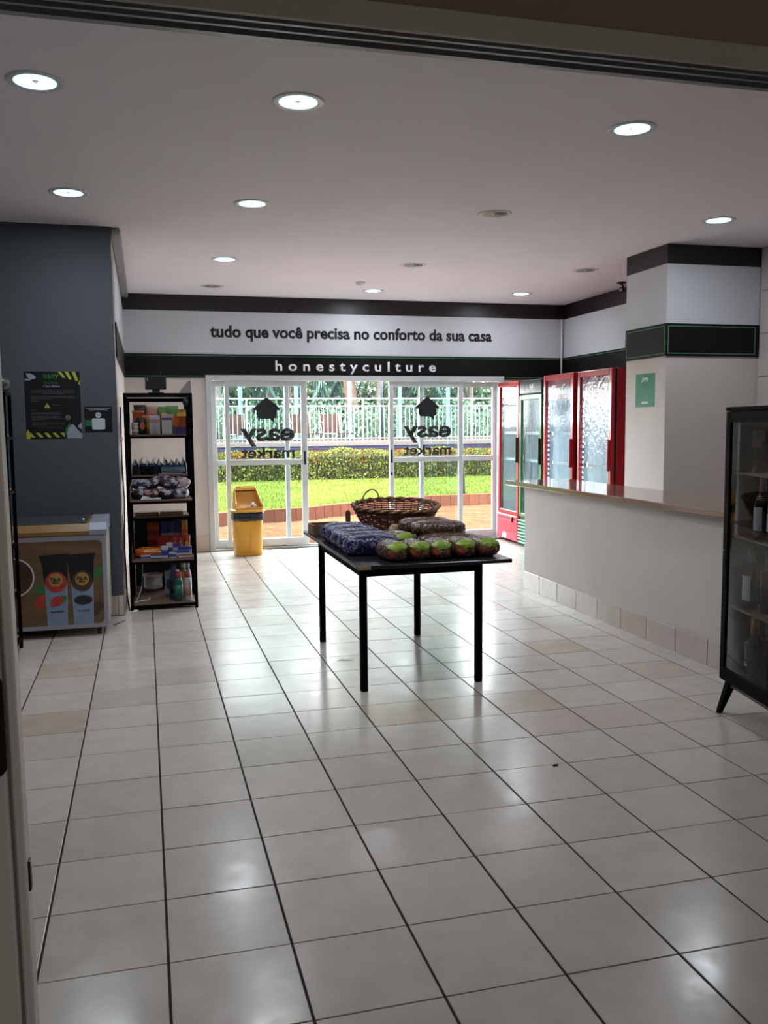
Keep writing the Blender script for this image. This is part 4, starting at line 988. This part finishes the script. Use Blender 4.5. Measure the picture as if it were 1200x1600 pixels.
# bottom shelf: bottles, jugs
def bottle(x, y, z, r_, h_, m, capm, label, grp, labm=None, cap_h=.03, neck=.45):
    t = empty('bottle', (x, y, z+.0005), 0, label, 'bottle', grp)
    MB().lathe([(r_*.9, 0), (r_, .006), (r_, h_*.62), (r_*.85, h_*.74), (r_*neck, h_*.84), (r_*neck, h_-cap_h)], 16).build('body', m, t)
    MB().lathe([(r_*neck+.003, h_-cap_h), (r_*neck+.003, h_), (0, h_)], 14).build('cap', capm, t)
    if labm: MB().lathe([(r_+.001, h_*.18), (r_+.001, h_*.55)], 16).build('label', labm, t)
    return t
S5 = .055; gb = 'cleaning bottles on the bottom shelf'
bottle(.225, FY+.06, S5, .034, .235, cm('1f5a46'), redc, 'dark green bottle with a red cap at the front of the bottom shelf', gb, cm('2e7a5c'), .05, .6)
bottle(.298, FY+.05, S5, .030, .235, cm('b7b9c0'), redc, 'white bottle with a red cap at the right edge of the bottom shelf', gb, pnk, .05, .6)
bottle(.19, FY+.15, S5, .032, .28, cm('30507a'), cm('4d6a94'), 'blue bottle behind the dark green one', gb, navy, .04, .55)
bottle(.27, FY+.17, S5, .034, .29, cm('b89a5a'), wht, 'yellowish bottle behind the white one', gb, ylw, .03, .5)
bottle(.33-.02, FY+.27, S5, .03, .27, cm('7fb3c8'), wht, 'pale blue bottle at the back right of the bottom shelf', gb, wht, .03, .5)
for k, (x, y, r_, h_, l) in enumerate(((.03, .70, .08, .13, 'wide white tub lying at the back left of the bottom shelf'), (.19, .70, .06, .15, 'round white tub at the back of the bottom shelf'))):
    t = empty('white_tub', (x, FY+y, S5), 0, l, 'tub', 'white tubs at the back of the bottom shelf')
    MB().lathe([(r_*.9, 0), (r_, .01), (r_, h_*.85)], 20).build('tub', 'whiteplastic', t); MB().lathe([(r_+.004, h_*.85), (r_+.004, h_), (0, h_)], 20).build('lid', 'whiteplastic', t)
t = pouch(.155, FY+.30, S5, .07, .20, .05, cm('c5d7e2'), blu, 'pale blue refill pouch left of the bottles', gb, seed=91)
cb = MB().tube([(-.05, FY+.2, .40-.02), (-.055, FY+.2, .26), (-.065, FY+.19, .15), (-.09, FY+.15, .09), (-.11, FY+.11, .064)], .004, 6).build('white_cable', 'whiteplastic'); tag(cb, 'white cable hanging over the bottom shelf', 'cable')
cb2 = MB().tube([(-.12, FY+.05, .0625), (-.06, FY+.11, .0615), (-.01, FY+.13, .0615), (.0, FY+.155, .066), (-.005, FY+.165, .085)], .004, 6).build('white_cable', 'whiteplastic'); tag(cb2, 'loose white cable end lying on the bottom shelf', 'cable')
# things on top of the racks
mo = empty('tablet_screen', (.10, 7.42, 1.70), R(-6), 'black tablet on a stand seen from behind on top of the rack', 'tablet')
MB().cbox((-.082, -.012, .03), (.082, .0, .135), .008).build('housing', 'blackplastic', mo)
MB().box((-.065, -.0125, .10), (-.061, -.012, .122)).build('status_light', wht, mo)
MB().cyl((.04, .0, .13), (.04, .005, .185), .0022, 6).build('antenna', 'blackplastic', mo)
MB().cbox((-.03, -.002, .006), (.03, .03, .04), .003).cbox((-.06, -.05, -.0), (.06, .05, .008), .003).build('stand', 'blackplastic', mo)
MB().cbox((-.13, -.10, -.022), (.13, .08, -.001), .003).build('support_plate', 'blackmetal', mo)
mo.location.z = 1.7275+.0
wc = empty('webcam', (.335, 7.33, 1.655), R(20), 'small round black webcam clamped to the rack corner', 'camera')
MB().cyl((0, -.022, 0), (0, .012, 0), .033, 18).build('body', 'blackplastic', wc); MB().cyl((0, -.026, 0), (0, -.022, 0), .018, 14).build('lens', mat('dark lens', '30363e', .1), wc)
MB().cyl((0, .0, .03), (0, .0, .052), .006, 8).build('clamp', 'blackplastic', wc)
ph_ = empty('paper_holder', (.40, YB-.01, 1.86), 0, 'grey paper holder on the wall above the rack', 'holder')
ph_.location = (.38, 8.14, 1.70)
MB().prism([(-.07, 0), (.03, 0), (.03, .17), (.008, .165), (-.07, .07)], -.012, 0, 'y').build('holder_plate', mat('grey cardboard', '8f8a88', .6), ph_)
MB().box((-.06, -.02, -.002), (.028, -.013, .06)).build('papers', crm, ph_)
# ladder of cables between wall and rack
cb3 = MB().tube([(-.175, 7.34, 1.62), (-.180, 7.35, 1.2), (-.172, 7.36, .9), (-.182, 7.35, .5), (-.175, 7.30, .12), (-.16, 7.26, .012)], .006, 6).build('black_cable', 'blackplastic'); tag(cb3, 'black cable hanging between the grey wall corner and the rack', 'cable')
pg = MB().cbox((-.186, 7.30, 1.36), (-.162, 7.325, 1.385), .004).build('white_plug', 'whiteplastic'); tag(pg, 'small white plug on the cable beside the rack', 'plug')

# left rack by the entrance side, seen end on
lr = rack('wall_rack', (-1.256, 6.02, 0), .425, .27, 1.69, (.09, .40, .72, 1.07, 1.42), 'dark rack at the left edge in front of the freezer', 'woodlight')
gb_ = empty('green_bag', (-.905, 6.17, 1.692), 0, 'dark green bag lying on top of the left rack', 'bag')
v, f = softbag(.17, .20, .10, 95, .012, 18, 10); MB().add(v, f, smooth=True).build('bag', cm('1c3328', var=.4), gb_)
for k, z in enumerate((.40, .72, 1.07)):
    carton(-.95, 6.14, z, .10, .12, .13, [tan, crm, pnk][k], [brn, org, blkp][k], ['low', 'middle', 'upper'][k]+' carton on the left rack', 'cartons on the left rack', R(5), stripe=(.3, .7))

# ---------------------------------------------------------------- display cabinet
dc = empty('display_cabinet', (2.745, 3.80, 0), -.181, 'black glass-door display cabinet with wine bottles at the right edge', 'cabinet')
CW, CD, CB, CT = 1.02, .33, .18, 1.53
b = MB().cbox((0.02, -.02, CB), (CD, 0, CT-.001), .003).cbox((.02, -CW, CB), (CD, -CW+.02, CT-.001), .003).cbox((-.002, -CW-.004, CT-.02), (CD, .004, CT), .004).cbox((CD-.012, -CW+.02, CB), (CD, -.02, CT-.02), .002)
b.cbox((.02, -CW+.02, CB), (CD-.012, -.02, CB+.02), .002)
b.build('body', 'blackmetal', dc)
MB().box((.03, -CW+.03, CB-.03), (.045, -.03, CB-.001)).build('bottom_rail', 'wood', dc)
for z in (1.215, .905, .555): MB().cbox((.035, -CW+.022, z-.012), (CD-.014, -.022, z), .002).build('shelf', 'wood', dc)
for k in range(2):
    y1 = -k*CW/2; y0 = y1-CW/2+.002
    d = MB().cbox((0, y0, CB+.002), (.018, y0+.045, CT-.022), .002).cbox((0, y1-.045, CB+.002), (.018, y1, CT-.022), .002).cbox((0, y0+.045, CT-.075), (.018, y1-.045, CT-.022), .002).cbox((0, y0+.045, CB+.002), (.018, y1-.045, CB+.065), .002).build('door', 'blackmetal', dc)
    MB().box((.008, y0+.045, CB+.065), (.011, y1-.045, CT-.075)).build('pane', 'clear', d)
    yy = y0+.02 if k == 0 else y1-.02
    MB().cyl((-.02, yy, .86), (0, yy, .86), .008, 10).build('knob', 'blackmetal', d)
for (x, y) in ((.04, -.05), (.04, -CW+.05), (CD-.05, -.05), (CD-.05, -CW+.05)):
    sx = -.035 if x < .1 else .035; sy = .055 if y > -.2 else -.055
    MB().add([(x-.02, y-.022, CB), (x+.02, y-.022, CB), (x+.02, y+.022, CB), (x-.02, y+.022, CB), (x+sx-.01, y+sy-.012, 0), (x+sx+.012, y+sy-.012, 0), (x+sx+.012, y+sy+.012, 0), (x+sx-.01, y+sy+.012, 0)],
             [(0, 1, 2, 3), (7, 6, 5, 4), (0, 4, 5, 1), (1, 5, 6, 2), (2, 6, 7, 3), (3, 7, 4, 0)]).build('leg', 'blackmetal', dc)
MB().cyl((-.002, -.018, .83), (.0, -.018, .83), .006, 8).build('lock', 'blackplastic', dc)
wineg = mat('dark wine glass', '0d1410', .12, coat=.3); wl_ = mat('wine label', 'b9bcc4', .5, var=.08); goldf = mat('gold foil', '8d6a30', .3, metal=.6); redf = mat('red foil', '6d1f20', .35)
def wine(lx, ly, z, capm, labm, label, h_=.30, r_=.037, lab=(.12, .2), stub=None):
    p = dc.matrix_basis @ Vector((lx, ly, z)) if False else Matrix.Translation((2.745, 3.80, 0)) @ Matrix.Rotation(-.181, 4, 'Z') @ Vector((lx, ly, z))
    t = empty('wine_bottle', (p.x, p.y, p.z+.0005), -.181, label, 'bottle', 'bottles in the display cabinet')
    MB().lathe([(r_*.8, 0), (r_, .006), (r_, h_*.58), (r_*.8, h_*.66), (.014, h_*.76), (.0135, h_-.008)], 18).build('body', wineg, t)
    MB().lathe([(.0155, h_*.74), (.0155, h_), (0, h_)], 14).build('foil', capm, t)
    v = []; f = []
    for i in range(9):
        a = PI+R(-62+i*15.5)
        for z_ in lab: v.append(((r_+.0008)*math.cos(a), (r_+.0008)*math.sin(a), z_))
    for i in range(8): f.append((2*i, 2*i+2, 2*i+3, 2*i+1))
    MB().add(v, f, smooth=True).build('label', labm, t)
    return t
wine(.085, -.215, .905, redf, wl_, 'wine bottle with a red neck on the second shelf of the cabinet', .30, lab=(.045, .155))
wine(.10, -.31, .905, redf, wl_, 'dark wine bottle beside the red-necked one', .30, lab=(.05, .13))
wine(.085, -.125, .555, blkp, wl_, 'dark bottle with a tall white label on the third shelf', .30, lab=(.045, .165))
wine(.12, -.23, .555, blkp, cm('2a2a2e'), 'dark bottle right of the white-labelled one', .30)
b_ = wine(.085, -.18, .20, goldf, cm('1d1d1f'), 'sparkling wine bottle with gold foil on the bottom of the cabinet', .32, .042)
for c_ in kids(b_):
    if c_.name.startswith('foil'): c_.scale = (1.25, 1.25, 1)
wine(.19, -.12, .20, blkp, cm('1d1d1f'), 'dark bottle at the back of the cabinet bottom', .30)
wine(.12, -.12, 1.215, blkp, cm('26262b'), 'dark bottle alone on the top shelf of the cabinet', .20)
text('Os', 'lettering', wl_, b_, w=.028, h=.02, loc=(-.0432, -.002, .10), rot=(R(90), 0, R(-90)), depth=.0006)

# ---------------------------------------------------------------- small litter on the floor
ty = MB().add([(-.085, -.01, .0006), (-.05, .028, .0006), (-.04, .02, .0012), (-.06, -.002, .0012), (.07, .03, .0006), (.075, .038, .0006), (-.03, -.03, .0006), (.03, -.018, .0006), (.03, -.014, .0006)], [(0, 3, 2, 1), (3, 7, 8, 2)]).build('tape_scrap', mat('grey tape', '8a8480', .5), None, (1.19, 5.34, .0015)); tag(ty, 'torn strip of tape stuck to the floor by the table leg', 'tape')
pc = MB().lathe([(0, 0), (.022, .002), (.026, .012), (.014, .022), (0, .024)], 9, smooth=False)
for i, v in enumerate(pc.v): k = 1+.5*noise.noise(Vector(v)*60); pc.v[i] = (v[0]*k, v[1]*k, v[2])
pc = pc.build('paper_scrap', 'whiteplastic', None, (-.115, 7.235, 0)); tag(pc, 'scrap of white paper on the floor by the rack foot', 'paper')
dl_ = MB().lathe([(0, 0), (.012, .001), (.009, .006), (0, .007)], 7, smooth=False, sx=1.2, sy=.6).build('dry_leaf', mat('dry leaf', '2b211b', .7), None, (1.65, 3.384, .0008)); tag(dl_, 'tiny dark dry leaf lying on the floor tiles', 'leaf')

# ================================================================ GARDEN
brickm = mat('terracotta paver', '4f3426', .8, island=.16, var=.1, vscale=6, spec=0); brickm1 = mat('terracotta paver piece', '4f3426', .8, rnd=.16, var=.1, vscale=6, spec=0)
kp = [(-5, 12.1), (-1.5, 12.75), (1.0, 13.385), (2.43, 13.83), (3.38, 14.45), (4.1, 14.95), (4.97, 15.35), (6.1, 15.40), (8.5, 15.2), (13, 14.9)]
def kerb_y(x):
    for (a, b), (c, d) in zip(kp, kp[1:]):
        if a <= x <= c: return b+(d-b)*(x-a)/(c-a)
    return 14.9
pt = tag(MB().box((-5, YB+.15, -.2), (13, 16, -.03)).build('ground_patio', mat('sand bed', '170e0a', .9, spec=0)), 'paved patio outside the glass door', None, None, 'structure')
bw, bh = .20, .10
bricks = []
i0 = 0
y = YB+.17; row = 0
while y < 15.6:
    x = -3.2+(bw/2 if row % 2 else 0)
    while x < 9.5:
        if y+bh < kerb_y(x+.1)-.02: bricks.append((x, y, row))
        x += bw
    y += bh; row += 1
rbk = random.Random(8)
vis = []
for x, y, row in bricks:
    p = project((x+.1, y+.05, -.02)); vis.append(((y if p and 332 < p[0] < 776 and x < 5.8 else 99+y), x, y))
vis.sort()
bme = MB().cbox((-.097, -.047, -.03), (.097, .047, 0), .005).build('brick', brickm1); bmesh_ = bme.data; bpy.data.objects.remove(bme)
st_ = MB()
for k, (kk, x, y) in enumerate(vis):
    z = -.012+rbk.uniform(-.002, .002)
    if k < 290: inst(bmesh_, 'brick', pt, (x+.1, y+.05, z), (0, 0, rbk.uniform(-.015, .015)))
    else: st_.box((x+.003, y+.003, -.03), (x+.197, y+.097, z))
tag(st_.build('bricks', brickm, pt), kind='stuff')
# kerb
kb = empty('garden_kerb', (0, 0, 0), 0, 'low curved terracotta kerb between the patio and the lawn', 'kerb')
kt = mat('kerb tile', '54352a', .7, rnd=.12, var=.12, vscale=9, spec=0)
L_ = []; 
for (a, b), (c, d) in zip(kp[1:-1], kp[2:]):
    n = max(1, int(math.hypot(c-a, d-b)/.17))
    for k in range(n): L_.append((a+(c-a)*k/n, b+(d-b)*k/n))
for (a, b), (c, d) in zip(L_, L_[1:]):
    ln_ = math.hypot(c-a, d-b); an = math.atan2(d-b, c-a)
    MB().cbox((.002, 0, -.03), (ln_-.002, .11, .185), .004).build('kerb_tile', kt, kb, (a, b, 0), an)
# lawn
lw = MB(); xs = [-6+k*.5 for k in range(43)]
grassm = mat('lawn', '37401a', .9, var=.22, vscale=1.4, bump=.9, bscale=35, spec=0)
v = []; f = []
for x in xs:
    ky = kerb_y(min(12.9, max(-5, x)))+.10
    for k in range(14):
        t_ = k/13; v.append((x, ky+(21.3-ky)*t_, .172+.03*t_+.015*noise.noise(Vector((x*.6, t_*6, 0)))))
for i in range(len(xs)-1):
    for k in range(13): a = i*14+k; f.append((a, a+14, a+15, a+1))
lwo = MB().add(v, f, smooth=True).build('lawn', grassm); tag(lwo, 'mown green lawn between the kerb and the hedge', None, None, 'structure')
gt = MB(); rg = random.Random(6)
for k in range(14000):
    x = rg.uniform(-2.5, 9.5); t_ = rg.random()**1.6; ky = kerb_y(x)+.19; y = ky+(20.6-ky)*t_; z = .175+.03*t_; a = rg.uniform(0, PI); h_ = rg.uniform(.02, .05); w_ = .004+.004*t_
    gt.add([(x-w_*math.cos(a), y-w_*math.sin(a), z), (x+w_*math.cos(a), y+w_*math.sin(a), z), (x+rg.uniform(-.02, .02), y+rg.uniform(-.02, .02), z+h_)], [(0, 1, 2)])
gr_ = gt.build('grass_blades', leaf_mat('grass blade', '39421b', .25)); tag(gr_, 'short grass blades of the lawn', 'grass', None, 'stuff')
# leafy masses
def leaves(mb, n, rnd_, pos, size):
    for k in range(n):
        p = pos(rnd_); s_ = size*rnd_.uniform(.6, 1.4)
        q_ = Euler((rnd_.uniform(0, 6.3), rnd_.uniform(0, 6.3), rnd_.uniform(0, 6.3))).to_matrix()
        pts = [q_ @ Vector(u)*s_+Vector(p) for u in ((-.5, 0, 0), (0, -.28, .05), (.5, 0, 0), (0, .28, .05))]
        mb.add(pts, [(0, 1, 2, 3)])
hg = empty('flowering_hedge', (0, 20.95, .17), 0, 'clipped green hedge dotted with orange flowers beyond the lawn', 'hedge')
rh = random.Random(9)
HX0, HX1 = -1.5, 11.5
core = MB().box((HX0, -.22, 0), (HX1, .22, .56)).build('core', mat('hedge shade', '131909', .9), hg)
def hp_(r_):
    x = r_.uniform(HX0, HX1); s_ = r_.random()
    top_ = .66+.04*math.sin(x*3)+.03*math.sin(x*7.3)
    if s_ < .62: return (x, -.28+r_.uniform(-.05, .05), r_.uniform(.02, top_))
    return (x, r_.uniform(-.28, .28), top_+r_.uniform(-.05, .05))
m_ = MB(); leaves(m_, 26000, rh, hp_, .055); tag(m_.build('foliage', leaf_mat('hedge leaf', '2e331a', .5, '52562d'), hg), kind='stuff')
m_ = MB()
centres = [rh.uniform(HX0, HX1) for _ in range(26)]
leaves(m_, 900, rh, lambda r_: (r_.choice(centres)+r_.gauss(0, .13), -.31+r_.uniform(-.03, .03), r_.uniform(.42, .72)), .05)
tag(m_.build('blossoms', leaf_mat('orange blossom', '7a3820', .3), hg), kind='stuff')
# raised pool terrace and fence
terr = MB().box((-10, 21.9, -.1), (26, 22.05, .96)).box((-10, 22.05, -.1), (26, 60, 1.03))
te = tag(terr.build('ground_terrace', mat('pinkish terrace stone', '3a302b', .8, var=.08, vscale=2, spec=0)), 'raised pinkish pool terrace behind the fence', None, None, 'structure')
MB().box((-10, 21.86, .885), (26, 21.9, .965)).build('terrace_edge', mat('violet tile band', '2a2a3c', .5, spec=0), te)
MB().box((-10, 21.80, .965), (26, 22.07, 1.032)).build('coping', mat('pale coping', '46423f', .7, spec=0), te)
pw = mat('white fence paint', '606365', .4, spec=0)
fn = empty('pool_fence', (0, 22.0, 1.032), 0, 'white metal railing with thin balusters along the pool terrace', 'fence')
for z0, z1, nm in ((.90, .935, 'top_rail'), (.10, .125, 'bottom_rail'), (.02, .04, 'bottom_rail'), (1.085, 1.12, 'hand_rail')):
    MB().box((-2, -.02, z0), (12.5, .02, z1)).build(nm, pw, fn)
bal = MB().box((-.010, -.010, .04), (.010, .010, .90)).build('baluster', pw); bme2 = bal.data; bpy.data.objects.remove(bal)
x = -1.95; k = 0
while x < 12.4:
    if k % 13 == 0: MB().box((x-.022, -.022, -.0), (x+.022, .022, 1.09)).build('post', pw, fn)
    else: inst(bme2, 'baluster', fn, (x, 0, 0))
    x += .112; k += 1
# loungers on the terrace
sling = mat('brown sling', '2a1f1c', .7, var=.05, spec=0); 
for k, (x, l) in enumerate(((2.37, 'leftmost'), (4.17, 'middle'), (5.02, 'rightmost'))):
    t = empty('sun_lounger', (x, 24.5, 1.03), 0, l+' brown sun lounger with raised back behind the pool railing', 'lounger', 'brown sun loungers on the pool terrace')
    MB().add([(-.25, 0, .24), (.25, 0, .24), (.27, .1, .50), (.30, .25, .76), (-.22, .25, .76), (-.24, .1, .50)]+[(a, b+.02, c) for a, b, c in [(-.25, 0, .24), (.25, 0, .24), (.27, .1, .50), (.30, .25, .76), (-.22, .25, .76), (-.24, .1, .50)]],
             [(0, 1, 2, 5), (5, 2, 3, 4), (6, 11, 8, 7), (11, 10, 9, 8), (0, 6, 7, 1), (1, 7, 8, 2), (2, 8, 9, 3), (3, 9, 10, 4), (4, 10, 11, 5), (5, 11, 6, 0)]).build('backrest', sling, t)
    MB().cbox((-.26, -1.15, .21), (.26, 0, .24), .004).build('seat', sling, t)
    MB().tube([(-.27, -1.2, .22), (-.27, 0, .22), (-.25, .26, .78)], .015, 6).tube([(.27, -1.2, .22), (.27, 0, .22), (.32, .26, .78)], .015, 6).build('frame', pw, t)
    for s_ in (-1, 1):
        MB().tube([(s_*.33+(-.12 if s_ < 0 else .0)*0, -.02+.17*math.cos(a)-.15, .36+.17*math.sin(a)) for a in [2*PI*q_/16 for q_ in range(16)]], .014, 6, closed=True).build('arm_loop', pw, t)
    for (a, b) in ((-.25, -1.1), (.25, -1.1), (-.25, -.1), (.25, -.1)): MB().cyl((a, b, 0), (a, b, .22), .015, 6).build('leg', pw, t)
    t.rotation_euler.z = R(8)
# pale posts of a pergola and a grey pole
pp_ = mat('pale blue post paint', '414f54', .5, spec=0)
for k, x in enumerate((1.1, 2.69, 4.31, 5.91, 7.45, 8.98, 10.5)):
    t = MB().lathe([(.085, 0), (.085, .1), (.065, .12), (.065, 4.2), (.09, 4.25), (.09, 4.3)], 12).build('pale_post', pp_, None, (x, 26, 1.03))
    tag(t, ['pale blue post hidden behind the door frame, first of the row', 'pale blue post behind the left glass panel', 'pale blue post seen right beside the left leaf edge', 'pale blue post in the middle of the open doorway', 'pale blue post just right of the right leaf edge', 'pale blue post behind the right glass leaf', 'pale blue post farthest to the right of the row'][k], 'post', 'row of pale blue posts on the terrace')
tag(MB().cyl((5.70, 15.62, .15), (5.55, 15.62, 3.6), .03, 10).build('garden_pole', mat('dark grey pole', '282a2e', .5)), 'slim dark grey pole at the lawn edge behind the right panel', 'pole')
tag(MB().cyl((6.86, 25.8, 1.03), (6.80, 25.8, 4.6), .04, 8).build('lamp_pole', mat('dark teal pole', '202c32', .5)), 'thin dark pole on the terrace in front of a palm', 'pole')
# trees
bark = mat('pinkish bark', '614a40', .85, var=.2, vscale=8); bark2 = mat('grey palm trunk', '514c46', .9, var=.2, vscale=14)
def broad(x, y, h_, rad, label, seed, hx, trunk=.16, lean=0, n=9000):
    t = empty('garden_tree', (x, y, 1.03), 0, label, 'tree', 'leafy trees beyond the pool'); r_ = random.Random(seed)
    mb = MB(); tz = h_*.45
    mb.tube([(0, 0, 0), (lean*.4, 0, tz*.5), (lean, .1, tz), (lean*1.3, .1, h_*.8)], [trunk, trunk*.85, trunk*.6, .03], 8)
    for k in range(6):
        a = r_.uniform(0, 6.28); z = r_.uniform(.55, 1)*tz
        mb.tube([(lean*z/tz, .05, z), (lean+rad*.35*math.cos(a), rad*.35*math.sin(a), z+h_*.15), (lean+rad*.7*math.cos(a), rad*.7*math.sin(a), z+h_*.3)], [trunk*.45, trunk*.28, .02], 6)
    mb.build('trunk', bark, t)
    cl = [(lean+r_.gauss(0, rad*.45), r_.gauss(0, rad*.45), h_*r_.uniform(.42, .98), r_.uniform(.3, .6)*rad*.8) for _ in range(22)]
    def pos(q_):
        c = q_.choice(cl); v = Vector((q_.gauss(0, 1), q_.gauss(0, 1), q_.gauss(0, 1))).normalized()*c[3]*q_.uniform(.5, 1); return (c[0]+v.x, c[1]+v.y, max(.6, c[2]+v.z*.8))
    m2 = MB(); leaves(m2, n, r_, pos, .2); tag(m2.build('crown', leaf_mat('tree leaf '+str(seed), hx, .4), t), kind='stuff')
frondm = leaf_mat('palm frond', '455953', .3)
def frond_mesh():
    mb = MB(); N = 22; L = 2.6
    path = [Vector((L*k/N, 0, .55*math.sin(PI*.62*k/N)*1.3-1.35*(k/N)**2.4)) for k in range(N+1)]
    for a, b in zip(path, path[1:]): mb.tube([a, b], .018, 3, caps=False)
    for k in range(2, N+1):
        p = path[k]; l_ = .62*math.sin(PI*min(1, .15+.85*k/N))+.1
        for s_ in (-1, 1):
            tip = p+Vector((.22, s_*l_*.62, -l_*.62)); mb.add([p+Vector((-.03, 0, 0)), p+Vector((.035, 0, .01)), tip], [(0, 1, 2)])
            p2 = p+Vector((.06, 0, -.01)); tip = p2+Vector((.26, s_*l_*.5, -l_*.75)); mb.add([p2+Vector((-.03, 0, 0)), p2+Vector((.035, 0, .01)), tip], [(0, 1, 2)])
    return mb.build('frond', frondm)
fo = frond_mesh(); fme = fo.data; bpy.data.objects.remove(fo)
def palm(x, y, h_, label, seed, s_=1.0, n=20):
    t = empty('palm_tree', (x, y, 1.03), 0, label, 'palm', 'palm trees beyond the pool'); r_ = random.Random(seed)
    prof = [(.11-.03*k/10+(.012 if k % 2 else 0), h_*k/10) for k in range(11)]
    MB().lathe(prof, 10).build('trunk', bark2, t)
    for k in range(n):
        inst(fme, 'frond', t, (0, 0, h_-.05), (r_.uniform(-.2, .2), r_.uniform(-.75, .55), k*2.4+r_.uniform(-.3, .3)), (s_, s_, s_))
palm(2.3, 29, 2.7, 'palm with drooping fronds behind the left panel', 1)
palm(4.2, 31, 3.0, 'palm behind the emblem of the left glass leaf', 2)
palm(7.6, 29, 2.9, 'palm with grey-green fronds in the open doorway', 3, 1.1, 26)
palm(9.1, 31, 2.7, 'palm behind the emblem of the right glass leaf', 4)
palm(11.2, 30, 2.8, 'palm near the right end of the door', 5)
palm(5.1, 33, 2.5, 'low palm to the left of the pink tree trunk', 6)
broad(6.9, 29.5, 8.0, 2.4, 'tree with a pinkish forked trunk in the open doorway', 11, '505c38', .24, -.5)
broad(5.6, 36, 8.0, 3.0, 'broad pale green tree left of the pink trunk', 12, '596549', .2)
broad(10.5, 37, 8.0, 3.2, 'broad tree behind the right door panel', 13, '4d5944', .2)
broad(2.2, 37, 8.0, 3.2, 'broad tree behind the left door panel', 14, '4d5a47', .2)
broad(14.0, 38, 8.5, 3.4, 'large tree at the right end of the garden', 15, '505c3e', .2)
broad(-1.5, 37, 8.5, 3.4, 'large tree at the left end of the garden', 16, '505c3e', .2)
# nearer shrub belt behind the loungers
sb = MB(); rs_ = random.Random(22)
leaves(sb, 9000, rs_, lambda r_: (r_.uniform(-2, 14), 27.9+r_.uniform(-.35, .35), 1.05+r_.random()*(1.0+.25*math.sin(r_.uniform(0, 6)))), .13)
tag(sb.build('shrubbery', leaf_mat('mid shrub', '556e5c', .35)), 'loose pale green shrubs between the pale posts and the palms', 'shrubs', None, 'stuff')
# far shrub belt
sb = MB(); rs_ = random.Random(21)
leaves(sb, 34000, rs_, lambda r_: (r_.uniform(-4, 20), 41+r_.uniform(-.8, .8), 1.0+r_.random()*(2.5+.6*math.sin(r_.random()*6))), .27)
tag(sb.build('shrubbery', leaf_mat('far shrub', '5a6a58', .35)), 'belt of pale green shrubs at the far side of the pool', 'shrubs', None, 'stuff')
tag(MB().box((-60, 60, -.1), (80, 160, .9)).build('ground_far', mat('far ground', '464b39', .9)), 'distant ground', None, None, 'structure')
